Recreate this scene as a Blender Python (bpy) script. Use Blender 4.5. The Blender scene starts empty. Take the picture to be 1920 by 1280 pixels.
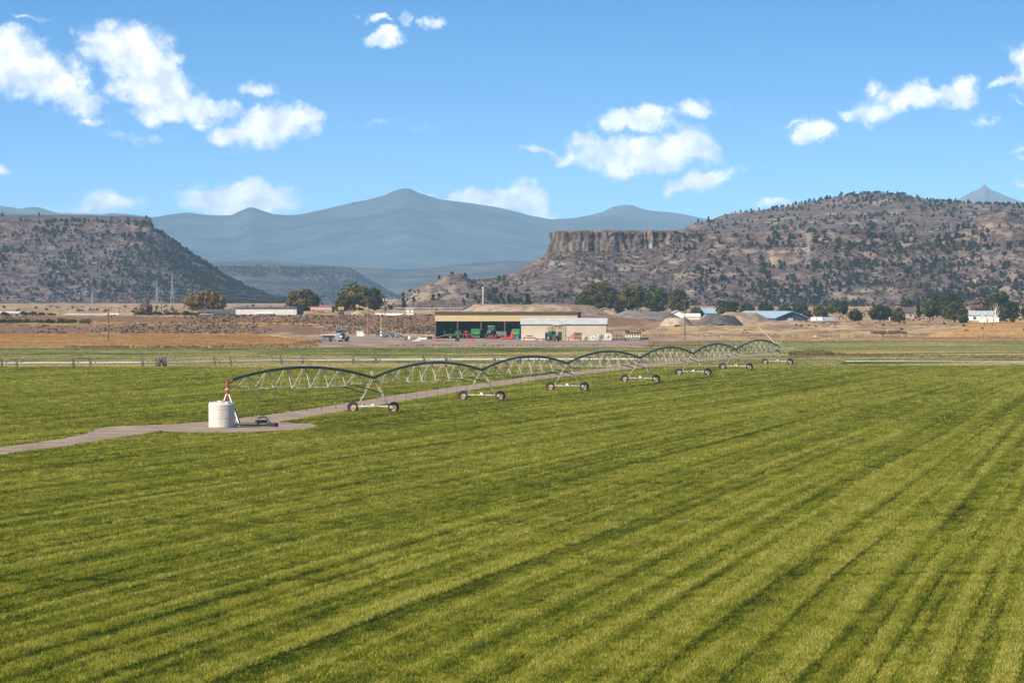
import bpy, math, random
import numpy as np
from mathutils import Vector, noise as mnoise

# ------------------------------------------------------------------ camera, sky, sun, exposure
F = 7870.0          # focal length in photo pixels (1920 wide)
H = 12.25           # camera height
HZ = 552.0          # horizon row of the photo
scene = bpy.context.scene
col = scene.collection
cam_d = bpy.data.cameras.new('camera'); cam = bpy.data.objects.new('camera', cam_d); col.objects.link(cam)
cam.location = (0, 0, H)
cam.rotation_euler = (math.radians(90) - math.atan((640 - HZ) / F), 0, 0)
cam_d.sensor_width = 36.0; cam_d.lens = 36.0 * F / 1920.0
cam_d.clip_start = 1.0; cam_d.clip_end = 90000.0
scene.camera = cam

SUN_EL = math.radians(36); SUN_AZ = math.radians(232)      # azimuth clockwise from +Y
sun_dir = Vector((math.sin(SUN_AZ) * math.cos(SUN_EL), math.cos(SUN_AZ) * math.cos(SUN_EL), math.sin(SUN_EL)))
sd = bpy.data.lights.new('sun', 'SUN'); sd.energy = 4.6; sd.angle = math.radians(0.53); sd.color = (1.0, 0.91, 0.78)
so = bpy.data.objects.new('sun', sd); col.objects.link(so)
so.rotation_euler = sun_dir.to_track_quat('Z', 'Y').to_euler(); so.location = (-200, -150, 200)

scene.view_settings.view_transform = 'Standard'; scene.view_settings.look = 'None'
scene.view_settings.exposure = 0.78; scene.view_settings.gamma = 1.0
scene.view_settings.use_curve_mapping = False
scene.render.engine = 'CYCLES'
scene.cycles.use_denoising = True
scene.cycles.max_bounces = 4; scene.cycles.volume_bounces = 0
scene.cycles.transparent_max_bounces = 8

CLOUDS = [  # photo column, row, half width, half height, tilt in degrees, weight
 (35,105,85,48,-25,1.1),(95,150,95,52,-32,1.15),(20,145,85,40,-15,1),(140,185,58,30,-30,1),(-40,120,70,50,0,1),
 (235,95,95,52,-12,1.15),(245,70,52,34,0,1),(285,150,105,55,-38,1.2),(345,190,85,38,-25,1.1),(300,212,55,26,-10,.9),(330,118,22,17,-20,.55),(398,198,46,17,-15,.8),(240,165,50,22,0,.7),
 (505,240,92,40,6,1.2),(478,172,34,19,0,.65),(560,226,46,26,-8,1),(385,237,32,12,0,.75),(180,227,28,11,0,.6),(440,252,40,20,0,.8),(485,205,22,14,0,.45),
 (455,376,118,34,0,1.5),(470,358,64,24,-5,1.3),(382,386,42,16,0,.9),(530,386,36,16,0,.7),(205,380,58,24,0,.8),(170,392,60,12,0,.45),(105,390,40,8,0,.3),
 (722,73,46,20,0,1.1),(703,28,26,11,8,.8),(724,35,12,10,-30,.5),(764,36,14,12,-20,.38),(800,42,16,16,0,.75),(820,48,20,12,15,.8),
 (905,378,90,32,4,1.45),(965,368,68,30,0,1.45),(1000,392,44,24,-20,1),(1040,407,30,8,0,.8),(798,358,12,5,-10,.6),(865,370,40,20,12,1),
 (1190,225,76,22,3,1.1),(1222,212,40,20,0,1.1),(1205,290,140,38,0,1.25),(1285,276,66,40,-6,1.2),(1120,272,52,24,-10,.85),(1078,296,44,16,0,.6),(1010,284,42,11,-5,.6),(1190,308,90,26,0,1.1),
 (1308,207,50,19,5,.85),(1310,342,74,19,14,1),(1258,355,26,9,10,.7),(1518,243,48,27,12,1.1),(1488,222,28,9,25,.6),
 (1700,190,72,27,8,1.05),(1792,176,46,32,14,1.15),(1640,218,44,22,0,.8),(1595,215,24,11,-20,.6),(1638,172,20,15,0,.6),
 (1912,108,40,22,25,.9),(1915,140,26,40,0,.9),(1895,158,42,9,15,.7),(1910,193,24,6,0,.45),(1910,285,26,9,10,.4),(1912,342,26,9,5,.6),(1845,225,16,8,0,.3),
 (1452,380,32,8,0,.8),(2,318,22,11,0,.9),(55,36,34,6,-8,.35),(715,238,95,3,0,.22),(250,258,50,9,-10,.25),(1915,305,20,10,0,.4)]

world = bpy.data.worlds.new('World'); scene.world = world; world.use_nodes = True
world.cycles.sampling_method = 'MANUAL'; world.cycles.sample_map_resolution = 256
def build_world():
    nt = world.node_tree; N = nt.nodes; L = nt.links; N.clear()
    def node(t, **k):
        n = N.new(t)
        for a, v in k.items(): setattr(n, a, v)
        return n
    def math_(op, a, b=None, c=None, clamp=False):
        n = node('ShaderNodeMath', operation=op, use_clamp=clamp)
        for i, v in enumerate((a, b, c)):
            if v is None: continue
            if isinstance(v, (int, float)): n.inputs[i].default_value = v
            else: L.new(v, n.inputs[i])
        return n.outputs[0]
    tc = node('ShaderNodeTexCoord'); sep = node('ShaderNodeSeparateXYZ'); L.new(tc.outputs['Generated'], sep.inputs[0])
    x, y, z = sep.outputs
    # blue deepens quickly above the horizon: the sky is looked up higher than it stands
    cz = math_('MULTIPLY_ADD', z, 7.0, 0.05)
    cmb = node('ShaderNodeCombineXYZ'); L.new(x, cmb.inputs[0]); L.new(y, cmb.inputs[1]); L.new(cz, cmb.inputs[2])
    nrm = node('ShaderNodeVectorMath', operation='NORMALIZE'); L.new(cmb.outputs[0], nrm.inputs[0])
    sky = node('ShaderNodeTexSky', sky_type='NISHITA', sun_disc=False)
    sky.sun_elevation = SUN_EL; sky.sun_rotation = SUN_AZ; sky.altitude = 900; sky.air_density = 1.0; sky.dust_density = 0.6; sky.ozone_density = 2.5
    L.new(nrm.outputs[0], sky.inputs[0])
    gain = node('ShaderNodeMix', data_type='RGBA', blend_type='MULTIPLY'); gain.inputs[0].default_value = 1
    gm = node('ShaderNodeMix', data_type='RGBA'); gm.inputs[6].default_value = SKY_GAIN_LOW; gm.inputs[7].default_value = SKY_GAIN
    gr = node('ShaderNodeMapRange'); L.new(z, gr.inputs[0]); gr.inputs[1].default_value = 0.0; gr.inputs[2].default_value = 0.075; L.new(gr.outputs[0], gm.inputs[0]); L.new(gm.outputs[2], gain.inputs[7])
    L.new(sky.outputs[0], gain.inputs[6])
    az = math_('MULTIPLY', math_('ARCTAN2', x, y), F / 100); el = math_('MULTIPLY', math_('ARCSINE', z), F / 100)
    uv = node('ShaderNodeCombineXYZ'); L.new(az, uv.inputs[0]); L.new(el, uv.inputs[1])
    # ragged edges
    wn = node('ShaderNodeTexNoise'); wn.inputs['Scale'].default_value = 1.5; wn.inputs['Detail'].default_value = 7; wn.inputs['Roughness'].default_value = .6
    L.new(uv.outputs[0], wn.inputs['Vector'])
    ws = node('ShaderNodeVectorMath', operation='SUBTRACT'); L.new(wn.outputs['Color'], ws.inputs[0]); ws.inputs[1].default_value = (.5, .5, .5)
    wm = node('ShaderNodeVectorMath', operation='MULTIPLY'); L.new(ws.outputs[0], wm.inputs[0]); wm.inputs[1].default_value = (1.05, .75, 0)
    wa = node('ShaderNodeVectorMath', operation='ADD'); L.new(uv.outputs[0], wa.inputs[0]); L.new(wm.outputs[0], wa.inputs[1])
    field = None
    for (cx, cy, rx, ry, rot, w) in CLOUDS:
        mp = node('ShaderNodeMapping', vector_type='TEXTURE')
        mp.inputs['Location'].default_value = ((cx - 960) / 100, (HZ - cy) / 100, 0)
        mp.inputs['Rotation'].default_value = (0, 0, math.radians(rot))
        mp.inputs['Scale'].default_value = (rx * 1.12 / 100, ry * 1.15 / 100, 1)
        L.new(wa.outputs[0], mp.inputs['Vector'])
        ln = node('ShaderNodeVectorMath', operation='LENGTH'); L.new(mp.outputs[0], ln.inputs[0])
        v = math_('MULTIPLY_ADD', ln.outputs['Value'], -w, w)
        if field is None: field = v
        else: field = math_('SMOOTH_MAX', field, v, .12)
    # the same fair-weather clouds go on outside the part of the sky in view
    gn = node('ShaderNodeTexNoise'); gn.inputs['Scale'].default_value = 7; gn.inputs['Detail'].default_value = 3
    L.new(tc.outputs['Generated'], gn.inputs['Vector'])
    away = math_('MAXIMUM', math_('SUBTRACT', math_('ABSOLUTE', az), 11.5), math_('SUBTRACT', el, 7.0))
    away = math_('MULTIPLY', away, .5, clamp=True)
    gen = math_('SUBTRACT', math_('MULTIPLY', math_('SUBTRACT', gn.outputs[0], .60), 5.0), math_('SUBTRACT', 1.0, away))
    field = math_('MAXIMUM', field, gen)
    n2 = node('ShaderNodeTexNoise'); n2.inputs['Scale'].default_value = 2.6; n2.inputs['Detail'].default_value = 9; n2.inputs['Roughness'].default_value = .68
    L.new(uv.outputs[0], n2.inputs['Vector'])
    f2 = math_('MULTIPLY_ADD', math_('SUBTRACT', n2.outputs[0], .5), 1.15, field)
    mr = node('ShaderNodeMapRange', interpolation_type='SMOOTHSTEP'); L.new(f2, mr.inputs[0])
    mr.inputs[1].default_value = -0.04; mr.inputs[2].default_value = 0.66
    # soft grey modelling inside the clouds
    n3 = node('ShaderNodeTexNoise'); n3.inputs['Scale'].default_value = 2.4; n3.inputs['Detail'].default_value = 6
    L.new(uv.outputs[0], n3.inputs['Vector'])
    cr = node('ShaderNodeMapRange'); L.new(n3.outputs[0], cr.inputs[0]); cr.inputs[1].default_value = .35; cr.inputs[2].default_value = .65
    cc = node('ShaderNodeMix', data_type='RGBA'); L.new(cr.outputs[0], cc.inputs[0])
    cc.inputs[6].default_value = CLOUD_A; cc.inputs[7].default_value = CLOUD_B
    mix = node('ShaderNodeMix', data_type='RGBA'); L.new(mr.outputs[0], mix.inputs[0]); L.new(gain.outputs[2], mix.inputs[6]); L.new(cc.outputs[2], mix.inputs[7])
    bg = node('ShaderNodeBackground'); bg.inputs[1].default_value = SKY_STRENGTH; L.new(mix.outputs[2], bg.inputs[0])
    out = node('ShaderNodeOutputWorld'); L.new(bg.outputs[0], out.inputs[0])
SKY_STRENGTH = 0.12
SKY_GAIN = (0.37, 1.05, 1.34, 1); SKY_GAIN_LOW = (0.80, 1.14, 1.18, 1)
CLOUD_A = (4.2, 4.6, 5.2, 1); CLOUD_B = (7.3, 7.3, 7.3, 1)
build_world()

# ------------------------------------------------------------------ helpers
rng = np.random.default_rng(7)
random.seed(7)
def sm(a, b, x):
    t = np.clip((np.asarray(x, float) - a) / (b - a), 0, 1); return t * t * (3 - 2 * t)
def hash2(ix, iy, seed):
    h = (ix.astype(np.int64) * 374761393 + iy.astype(np.int64) * 668265263 + seed * 1442695041) & 0x7fffffff
    h = ((h ^ (h >> 13)) * 1274126177) & 0x7fffffff
    h = (h ^ (h >> 16)) & 0x7fffffff
    return h / float(0x7fffffff)
def vnoise(x, y, seed=0):
    x = np.asarray(x, float); y = np.asarray(y, float)
    ix = np.floor(x); iy = np.floor(y); fx = x - ix; fy = y - iy
    fx = fx * fx * (3 - 2 * fx); fy = fy * fy * (3 - 2 * fy)
    a = hash2(ix, iy, seed); b = hash2(ix + 1, iy, seed); c = hash2(ix, iy + 1, seed); d = hash2(ix + 1, iy + 1, seed)
    return (a * (1 - fx) + b * fx) * (1 - fy) + (c * (1 - fx) + d * fx) * fy
def fbm(x, y, seed=0, o=4):
    s = 0; a = 1; t = 0
    for i in range(o):
        s = s + a * vnoise(np.asarray(x) * 2 ** i, np.asarray(y) * 2 ** i, seed + i * 17); t += a; a *= .5
    return s / t                                     # 0..1

def G(X, Y):
    """height of the valley floor"""
    X = np.asarray(X, float); Y = np.asarray(Y, float)
    lo = 1.6 * sm(-70, -38, X)
    left = (2.7 - lo) * sm(1300, 1332, Y) + .3 * sm(1332, 1352, Y) + (2.3 + lo) * sm(1352, 1378, Y) + .7 * np.clip((Y - 1378) / 1700, 0, 1)
    right = 3.4 * sm(1150, 1430, Y) + 2.6 * np.clip((Y - 1430) / 900, 0, 1)
    w = sm(20, 60, X * 1300 / np.maximum(Y, 1))
    z = left * (1 - w) + right * w
    rough = sm(1255, 1300, Y) * (1 - .6 * sm(1500, 2500, Y))
    return z + rough * (fbm(X / 9, Y / 14, 3) - .5) * .9 * np.where(Y > 1295, 1, .3)
def g1(X, Y): return float(G(np.array([X]), np.array([Y]))[0])
def xat(px, Y): return (px - 960.0) * Y / F
def at(px, Y, dz=0.0):
    X = xat(px, Y); return Vector((X, Y, g1(X, Y) + dz))
def yflat(row): return F * H / (row - HZ)
def zrow(row, Y): return H - (row - HZ) * Y / F
def m(px, Y): return px * Y / F                      # photo pixels to metres at a distance

MATS = {}
def mat(name, c, rough=.8, metal=0.0, var=.25, scale=1.5, c2=None, bump=0.0, coords='Object', detail=4, stretch=None, spec=.3, lo=.35, hi=.65):
    if name in MATS: return MATS[name]
    mt = bpy.data.materials.new(name); mt.use_nodes = True; nt = mt.node_tree; b = nt.nodes['Principled BSDF']
    b.inputs['Roughness'].default_value = rough; b.inputs['Metallic'].default_value = metal; b.inputs['Specular IOR Level'].default_value = spec
    tc = nt.nodes.new('ShaderNodeTexCoord'); n = nt.nodes.new('ShaderNodeTexNoise')
    n.inputs['Scale'].default_value = scale; n.inputs['Detail'].default_value = detail; n.inputs['Roughness'].default_value = .6
    src = tc.outputs[coords]
    if coords == 'World':
        src = None
    if stretch:
        mp = nt.nodes.new('ShaderNodeMapping'); mp.inputs['Scale'].default_value = stretch[:3]
        if len(stretch) > 3: mp.inputs['Rotation'].default_value = (0, 0, stretch[3])
        nt.links.new(src, mp.inputs[0]); src = mp.outputs[0]
    nt.links.new(src, n.inputs['Vector'])
    mr = nt.nodes.new('ShaderNodeMapRange'); mr.inputs[1].default_value = lo; mr.inputs[2].default_value = hi
    nt.links.new(n.outputs[0], mr.inputs[0])
    mx = nt.nodes.new('ShaderNodeMix'); mx.data_type = 'RGBA'; nt.links.new(mr.outputs[0], mx.inputs[0])
    if c2 is None: ca = tuple(v * (1 - var) for v in c); cb = tuple(min(1, v * (1 + var)) for v in c)
    else: ca, cb = c, c2
    mx.inputs[6].default_value = (*ca, 1); mx.inputs[7].default_value = (*cb, 1)
    nt.links.new(mx.outputs[2], b.inputs['Base Color'])
    if bump:
        bp = nt.nodes.new('ShaderNodeBump'); bp.inputs['Strength'].default_value = bump; bp.inputs['Distance'].default_value = 1.0 / scale
        nt.links.new(n.outputs[0], bp.inputs['Height']); nt.links.new(bp.outputs[0], b.inputs['Normal'])
    MATS[name] = mt; return mt

class MB:
    def __init__(s): s.v = []; s.f = []
    def add(s, vs, fs):
        o = len(s.v); s.v += [tuple(v) for v in vs]; s.f += [tuple(i + o for i in f) for f in fs]; return s
    def box(s, cx, cy, cz, sx, sy, sz, rz=0, taper=1.0):
        c, n = math.cos(rz), math.sin(rz); vs = []
        for dz in (-.5, .5):
            k = taper if dz > 0 else 1
            for dx, dy in ((-.5, -.5), (.5, -.5), (.5, .5), (-.5, .5)):
                x, y = dx * sx * k, dy * sy * k
                vs.append((cx + x * c - y * n, cy + x * n + y * c, cz + dz * sz))
        return s.add(vs, [(0, 3, 2, 1), (4, 5, 6, 7), (0, 1, 5, 4), (1, 2, 6, 5), (2, 3, 7, 6), (3, 0, 4, 7)])
    def tube(s, p, q, r, n=6, r2=None):
        p = Vector(p); q = Vector(q); d = (q - p)
        if d.length < 1e-6: return s
        d.normalize(); a = d.orthogonal().normalized(); b = d.cross(a); r2 = r if r2 is None else r2
        vs = []
        for c, rr in ((p, r), (q, r2)):
            for i in range(n):
                t = 2 * math.pi * i / n; vs.append(c + a * (math.cos(t) * rr) + b * (math.sin(t) * rr))
        fs = [(i, (i + 1) % n, n + (i + 1) % n, n + i) for i in range(n)] + [tuple(range(n - 1, -1, -1)), tuple(range(n, 2 * n))]
        return s.add(vs, fs)
    def path(s, pts, r, n=6):
        pts = [Vector(p) for p in pts]; rings = []; vs = []
        for i, p in enumerate(pts):
            d = (pts[min(i + 1, len(pts) - 1)] - pts[max(i - 1, 0)]).normalized()
            a = Vector((0, 0, 1)) - d * d.z
            a = a.normalized() if a.length > .05 else d.orthogonal().normalized()
            b = d.cross(a); rr = r[i] if isinstance(r, (list, tuple)) else r
            for k in range(n):
                t = 2 * math.pi * k / n; vs.append(p + a * (math.cos(t) * rr) + b * (math.sin(t) * rr))
        fs = []
        for i in range(len(pts) - 1):
            for k in range(n): fs.append((i * n + k, i * n + (k + 1) % n, (i + 1) * n + (k + 1) % n, (i + 1) * n + k))
        fs += [tuple(range(n - 1, -1, -1)), tuple(range((len(pts) - 1) * n, len(pts) * n))]
        return s.add(vs, fs)
    def lathe(s, prof, c=(0, 0, 0), axis='Z', n=24):
        """profile of (radius, height); closed when first and last are alike"""
        vs = []
        for (r, h) in prof:
            for k in range(n):
                t = 2 * math.pi * k / n; a, b = r * math.cos(t), r * math.sin(t)
                p = (a, b, h) if axis == 'Z' else ((h, a, b) if axis == 'X' else (a, h, b))
                vs.append((c[0] + p[0], c[1] + p[1], c[2] + p[2]))
        fs = []
        for i in range(len(prof) - 1):
            for k in range(n): fs.append((i * n + k, i * n + (k + 1) % n, (i + 1) * n + (k + 1) % n, (i + 1) * n + k))
        if prof[0][0] > 1e-4 and prof[0] != prof[-1]: fs.append(tuple(range(n - 1, -1, -1)))
        if prof[-1][0] > 1e-4 and prof[0] != prof[-1]: fs.append(tuple(range((len(prof) - 1) * n, len(prof) * n)))
        return s.add(vs, fs)
    def prism(s, poly, a0, a1, axis='X'):
        """outline poly extruded from a0 to a1; axis X: poly in (y,z); axis Y: poly in (x,z)"""
        n = len(poly); vs = []
        for a in (a0, a1):
            for (u, w) in poly: vs.append((a, u, w) if axis == 'X' else (u, a, w))
        fs = [(i, (i + 1) % n, n + (i + 1) % n, n + i) for i in range(n)] + [tuple(range(n - 1, -1, -1)), tuple(range(n, 2 * n))]
        return s.add(vs, fs)
    def build(s, name, material, parent=None, smooth=False):
        me = bpy.data.meshes.new(name); me.from_pydata(s.v, [], s.f); me.update()
        me.materials.append(material)
        if smooth: me.polygons.foreach_set('use_smooth', [True] * len(me.polygons))
        o = bpy.data.objects.new(name, me); col.objects.link(o)
        if parent: o.parent = parent
        return o
def npmesh(name, V, Fa, material, smooth=False, parent=None):
    me = bpy.data.meshes.new(name); V = np.asarray(V, np.float32); Fa = np.asarray(Fa, np.int32)
    k = Fa.shape[1]
    me.vertices.add(len(V)); me.vertices.foreach_set('co', V.ravel())
    me.loops.add(Fa.size); me.loops.foreach_set('vertex_index', Fa.ravel())
    me.polygons.add(len(Fa)); me.polygons.foreach_set('loop_start', np.arange(0, Fa.size, k, dtype=np.int32))
    me.polygons.foreach_set('loop_total', np.full(len(Fa), k, np.int32))
    me.update(calc_edges=True); me.validate()
    if smooth: me.polygons.foreach_set('use_smooth', [True] * len(me.polygons))
    me.materials.append(material)
    o = bpy.data.objects.new(name, me); col.objects.link(o)
    if parent: o.parent = parent
    return o
def gridfaces(nr, nc):
    i = np.arange(nr - 1)[:, None] * nc + np.arange(nc - 1)[None, :]
    return np.stack([i, i + 1, i + nc + 1, i + nc], -1).reshape(-1, 4)
def tag(o, label, cat=None, group=None, kind=None):
    if label: o['label'] = label
    if cat: o['category'] = cat
    if group: o['group'] = group
    if kind: o['kind'] = kind
    return o
def struct(o): o['kind'] = 'structure'; return o
def thing(name, label, cat, loc, rz=0, group=None):
    o = bpy.data.objects.new(name, None); col.objects.link(o); o.location = loc; o.rotation_euler = (0, 0, rz); o.empty_display_size = .5
    return tag(o, label, cat, group)
def copy_tree(o, parent=None):
    c = o.copy(); col.objects.link(c); c.parent = parent
    for ch in o.children: copy_tree(ch, c)
    return c

# ------------------------------------------------------------------ land materials
def land_material(name, cols, scale, stretch=None, slope=None, bump=.4, speck=None, rough=.95, rot=0):
    """cols: three colours run by noise; slope: colour on steep ground; speck: (colour, scale, threshold)"""
    mt = bpy.data.materials.new(name); mt.use_nodes = True; nt = mt.node_tree; L = nt.links; b = nt.nodes['Principled BSDF']
    b.inputs['Roughness'].default_value = rough; b.inputs['Specular IOR Level'].default_value = .1
    geo = nt.nodes.new('ShaderNodeNewGeometry'); src = geo.outputs['Position']
    if stretch:
        mp = nt.nodes.new('ShaderNodeMapping'); mp.inputs['Scale'].default_value = stretch; mp.inputs['Rotation'].default_value = (0, 0, rot)
        L.new(src, mp.inputs[0]); vec = mp.outputs[0]
    else: vec = src
    n = nt.nodes.new('ShaderNodeTexNoise'); n.inputs['Scale'].default_value = scale; n.inputs['Detail'].default_value = 7; n.inputs['Roughness'].default_value = .62
    L.new(vec, n.inputs['Vector'])
    r = nt.nodes.new('ShaderNodeValToRGB'); e = r.color_ramp.elements
    e[0].position = .39; e[0].color = (*cols[0], 1); e[1].position = .62; e[1].color = (*cols[2], 1)
    k = e.new(.5); k.color = (*cols[1], 1)
    L.new(n.outputs[0], r.inputs[0]); out = r.outputs[0]
    def mixin(fac, c):
        nonlocal out
        mx = nt.nodes.new('ShaderNodeMix'); mx.data_type = 'RGBA'; L.new(fac, mx.inputs[0]); L.new(out, mx.inputs[6]); mx.inputs[7].default_value = (*c, 1); out = mx.outputs[2]
    if speck:
        for (c, s, th) in (speck if isinstance(speck, list) else [speck]):
            n2 = nt.nodes.new('ShaderNodeTexNoise'); n2.inputs['Scale'].default_value = s; n2.inputs['Detail'].default_value = 3
            L.new(vec, n2.inputs['Vector'])
            mr = nt.nodes.new('ShaderNodeMapRange'); mr.inputs[1].default_value = th; mr.inputs[2].default_value = th + .07; L.new(n2.outputs[0], mr.inputs[0])
            mixin(mr.outputs[0], c)
    if slope:
        sp = nt.nodes.new('ShaderNodeSeparateXYZ'); L.new(geo.outputs['True Normal'], sp.inputs[0])
        mr = nt.nodes.new('ShaderNodeMapRange'); mr.inputs[1].default_value = slope[1]; mr.inputs[2].default_value = slope[2]; L.new(sp.outputs[2], mr.inputs[0])
        mixin(mr.outputs[0], slope[0])
    L.new(out, b.inputs['Base Color'])
    if bump:
        bp = nt.nodes.new('ShaderNodeBump'); bp.inputs['Strength'].default_value = bump; bp.inputs['Distance'].default_value = .35 / scale
        L.new(n.outputs[0], bp.inputs['Height']); L.new(bp.outputs[0], b.inputs['Normal'])
    return mt

M_ground = land_material('dry_ground', [(.23, .135, .07), (.33, .205, .095), (.46, .30, .135)], .06, (1, .35, 1), slope=((.175, .096, .05), .9993, .994), speck=[((.12, .078, .055), .30, .57), ((.42, .28, .14), .11, .58)])
M_gold = land_material('stubble_gold', [(.30, .155, .06), (.44, .25, .085), (.55, .345, .125)], .07, (.2, 1, 1), bump=.2, rot=.25)
M_pasture = land_material('pasture', [(.12, .155, .04), (.21, .205, .065), (.40, .295, .13)], .04, (.25, 1, 1), bump=.2, speck=((.085, .13, .032), .07, .55))
M_windrow = land_material('windrows', [(.075, .125, .026), (.13, .16, .036), (.50, .36, .13)], .034, (.22, .9, 1), bump=.2, rot=.10)
M_yard = land_material('yard_gravel', [(.20, .135, .09), (.27, .185, .125), (.34, .245, .165)], .15, (1, .3, 1), bump=.2)
M_track = land_material('gravel_track', [(.225, .155, .105), (.29, .205, .14), (.36, .26, .185)], .3, bump=.25)
M_road = land_material('farm_road', [(.10, .09, .085), (.13, .115, .10), (.17, .15, .13)], .2, bump=.1)
M_soil = land_material('field_soil', [(.115, .13, .012), (.165, .178, .016), (.215, .215, .024)], .3, (1, .06, 1), bump=.2, rot=-.2)

# valley floor: one sheet to the horizon
ys = np.concatenate([np.arange(40, 1240, 40), np.arange(1240, 1440, 2.5), np.arange(1440, 2400, 20), np.geomspace(2400, 38000, 50)])
us = np.sign(np.linspace(-1, 1, 461)) * np.abs(np.linspace(-1, 1, 461)) ** 1.6
GX = us[None, :] * (320 + .28 * ys[:, None]); GY = np.repeat(ys[:, None], len(us), 1)
gz = G(GX, GY)
struct(npmesh('ground', np.stack([GX, GY, gz], -1).reshape(-1, 3), gridfaces(len(ys), len(us)), M_ground, smooth=True))

def sheet(name, poly, z, material):
    """flat parcel from an outline in metres"""
    me = bpy.data.meshes.new(name); me.from_pydata([(x, y, z) for x, y in poly], [], [tuple(range(len(poly)))]); me.update()
    me.materials.append(material); o = bpy.data.objects.new(name, me); col.objects.link(o); return struct(o)
def pix(pts): return [(xat(p, yflat(r)), yflat(r)) for p, r in pts]
def draped(name, x0f, x1f, y0, y1, off, material, ny=60, nx=40):
    """parcel on rising ground between two curves x0(y), x1(y)"""
    yy = np.linspace(y0, y1, ny); V = []
    for y in yy:
        a, b = x0f(y), x1f(y); xx = np.linspace(a, b, nx); zz = G(xx, np.full(nx, y)) + off
        V.append(np.stack([xx, np.full(nx, y), zz], -1))
    return struct(npmesh(name, np.concatenate(V), gridfaces(ny, nx), material, smooth=True))

sheet('green_field', [(-190, 45), (190, 45), (330, 690), (330, 722)] + [(x, 712 + 6 * math.sin(x * .05) + (8 if x > 40 else -8)) for x in range(320, -171, -10)] + [(-175, 690)], .010, M_soil)
sheet('pasture', [(-190, 705)] + [(x, 690) for x in range(-180, 60, 20)] + [(60, 716), (66, 935), (30, 952), (-60, 948), (-200, 930)], .006, M_pasture)
sheet('dry_strip', [(x, 688 + .5 * math.sin(x)) for x in range(-180, 58, 6)] + [(x, 722 + 9 * math.sin(x * .07) + 4 * math.sin(x * .31)) for x in range(57, -181, -6)], .009, land_material('dry_strip', [(.19, .18, .06), (.33, .25, .105), (.43, .31, .14)], .05, (.3, 1, 1), bump=.2))
sheet('cut_hay_field', [(58, 716), (330, 716), (360, 900), (64, 900)], .007, M_windrow)
sheet('hay_margin', [(64, 898), (360, 898), (380, 1085), (40, 1085), (45, 960)], .005, M_pasture)
sheet('yard', [(-56, 985), (-20, 975), (20, 985), (52, 1000), (58, 1060), (48, 1225), (-48, 1240), (-60, 1130)], .008, M_yard)
sheet('stubble_field', [(-240, 985), (-120, 988), (-70, 996), (-53, 1030), (-50, 1090), (-60, 1180), (-72, 1272), (-160, 1294), (-260, 1294)], .009, M_gold)
sheet('farm_road', [(52, 1098), (420, 1118), (425, 1136), (50, 1112)], .011, M_road)
sheet('stubble_strip', [(56, 1118), (430, 1142), (432, 1158), (54, 1142)], .012, M_gold)
draped('golden_field', lambda y: 118 + (y - 1165) * .13 + 5 * math.sin(y * .02), lambda y: 420, 1165, 1400, .16, M_gold)
draped('dirt_terrace', lambda y: -260, lambda y: -34, 1329, 1354, .12, M_gold, 18, 160)

# gravel track beside the irrigation line and the turning place at its pivot
track_px = [(-120, 862, 5), (0, 846, 5), (90, 834, 5), (170, 822, 5), (225, 812, 6), (262, 803, 8), (310, 799, 8), (370, 797, 8), (430, 793, 8), (490, 787, 7), (560, 777, 6), (640, 765, 6), (720, 752, 6), (800, 738.5, 6), (900, 724, 6), (1000, 710, 6), (1100, 698, 6.5), (1200, 687, 7), (1300, 676.5, 7), (1370, 670, 7), (1440, 664, 7), (1500, 659, 6)]
def ribbon(name, pts, z, material, wob=.5):
    P = [Vector((xat(p, yflat(r)), yflat(r), 0)) for p, r, w in pts]; W = [w for *_, w in pts]
    Q = []; WW = []
    for i in range(len(P) - 1):
        n = max(2, int((P[i + 1] - P[i]).length / 2.5))
        p0 = P[max(i - 1, 0)]; p3 = P[min(i + 2, len(P) - 1)]
        for k in range(n):
            t = k / n; t2 = t * t; t3 = t2 * t
            Q.append(.5 * ((2 * P[i]) + (P[i + 1] - p0) * t + (2 * p0 - 5 * P[i] + 4 * P[i + 1] - p3) * t2 + (3 * P[i] - p0 - 3 * P[i + 1] + p3) * t3)); WW.append(W[i] * (1 - t) + W[i + 1] * t)
    V = []
    for i, q in enumerate(Q):
        d = (Q[min(i + 1, len(Q) - 1)] - Q[max(i - 1, 0)]).normalized(); nn = Vector((-d.y, d.x, 0))
        for s in (-1, -.4, .4, 1):
            p = q + nn * (s * WW[i] / 2 + (wob * (mnoise.noise((q.x * .3, q.y * .12, s * 3))) if abs(s) == 1 else 0)); V.append((p.x, p.y, z))
    return struct(npmesh(name, V, gridfaces(len(Q), 4), material)), Q, WW
track, TQ, TW = ribbon('gravel_track', track_px, .018, M_track)
pad_pts = []
for k in range(40):
    t = 2 * math.pi * k / 40; r = 1 + .12 * math.sin(3 * t + 1) + .08 * math.sin(7 * t)
    pad_pts.append((-25.3 + 7.6 * r * math.cos(t), 386 + 16.5 * r * math.sin(t) + 3.2 * math.cos(t)))
sheet('gravel_pad', pad_pts, .022, M_track)
TQa = np.array([(q.x, q.y) for q in TQ]); TWa = np.array(TW); PADa = np.array(pad_pts)
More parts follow.
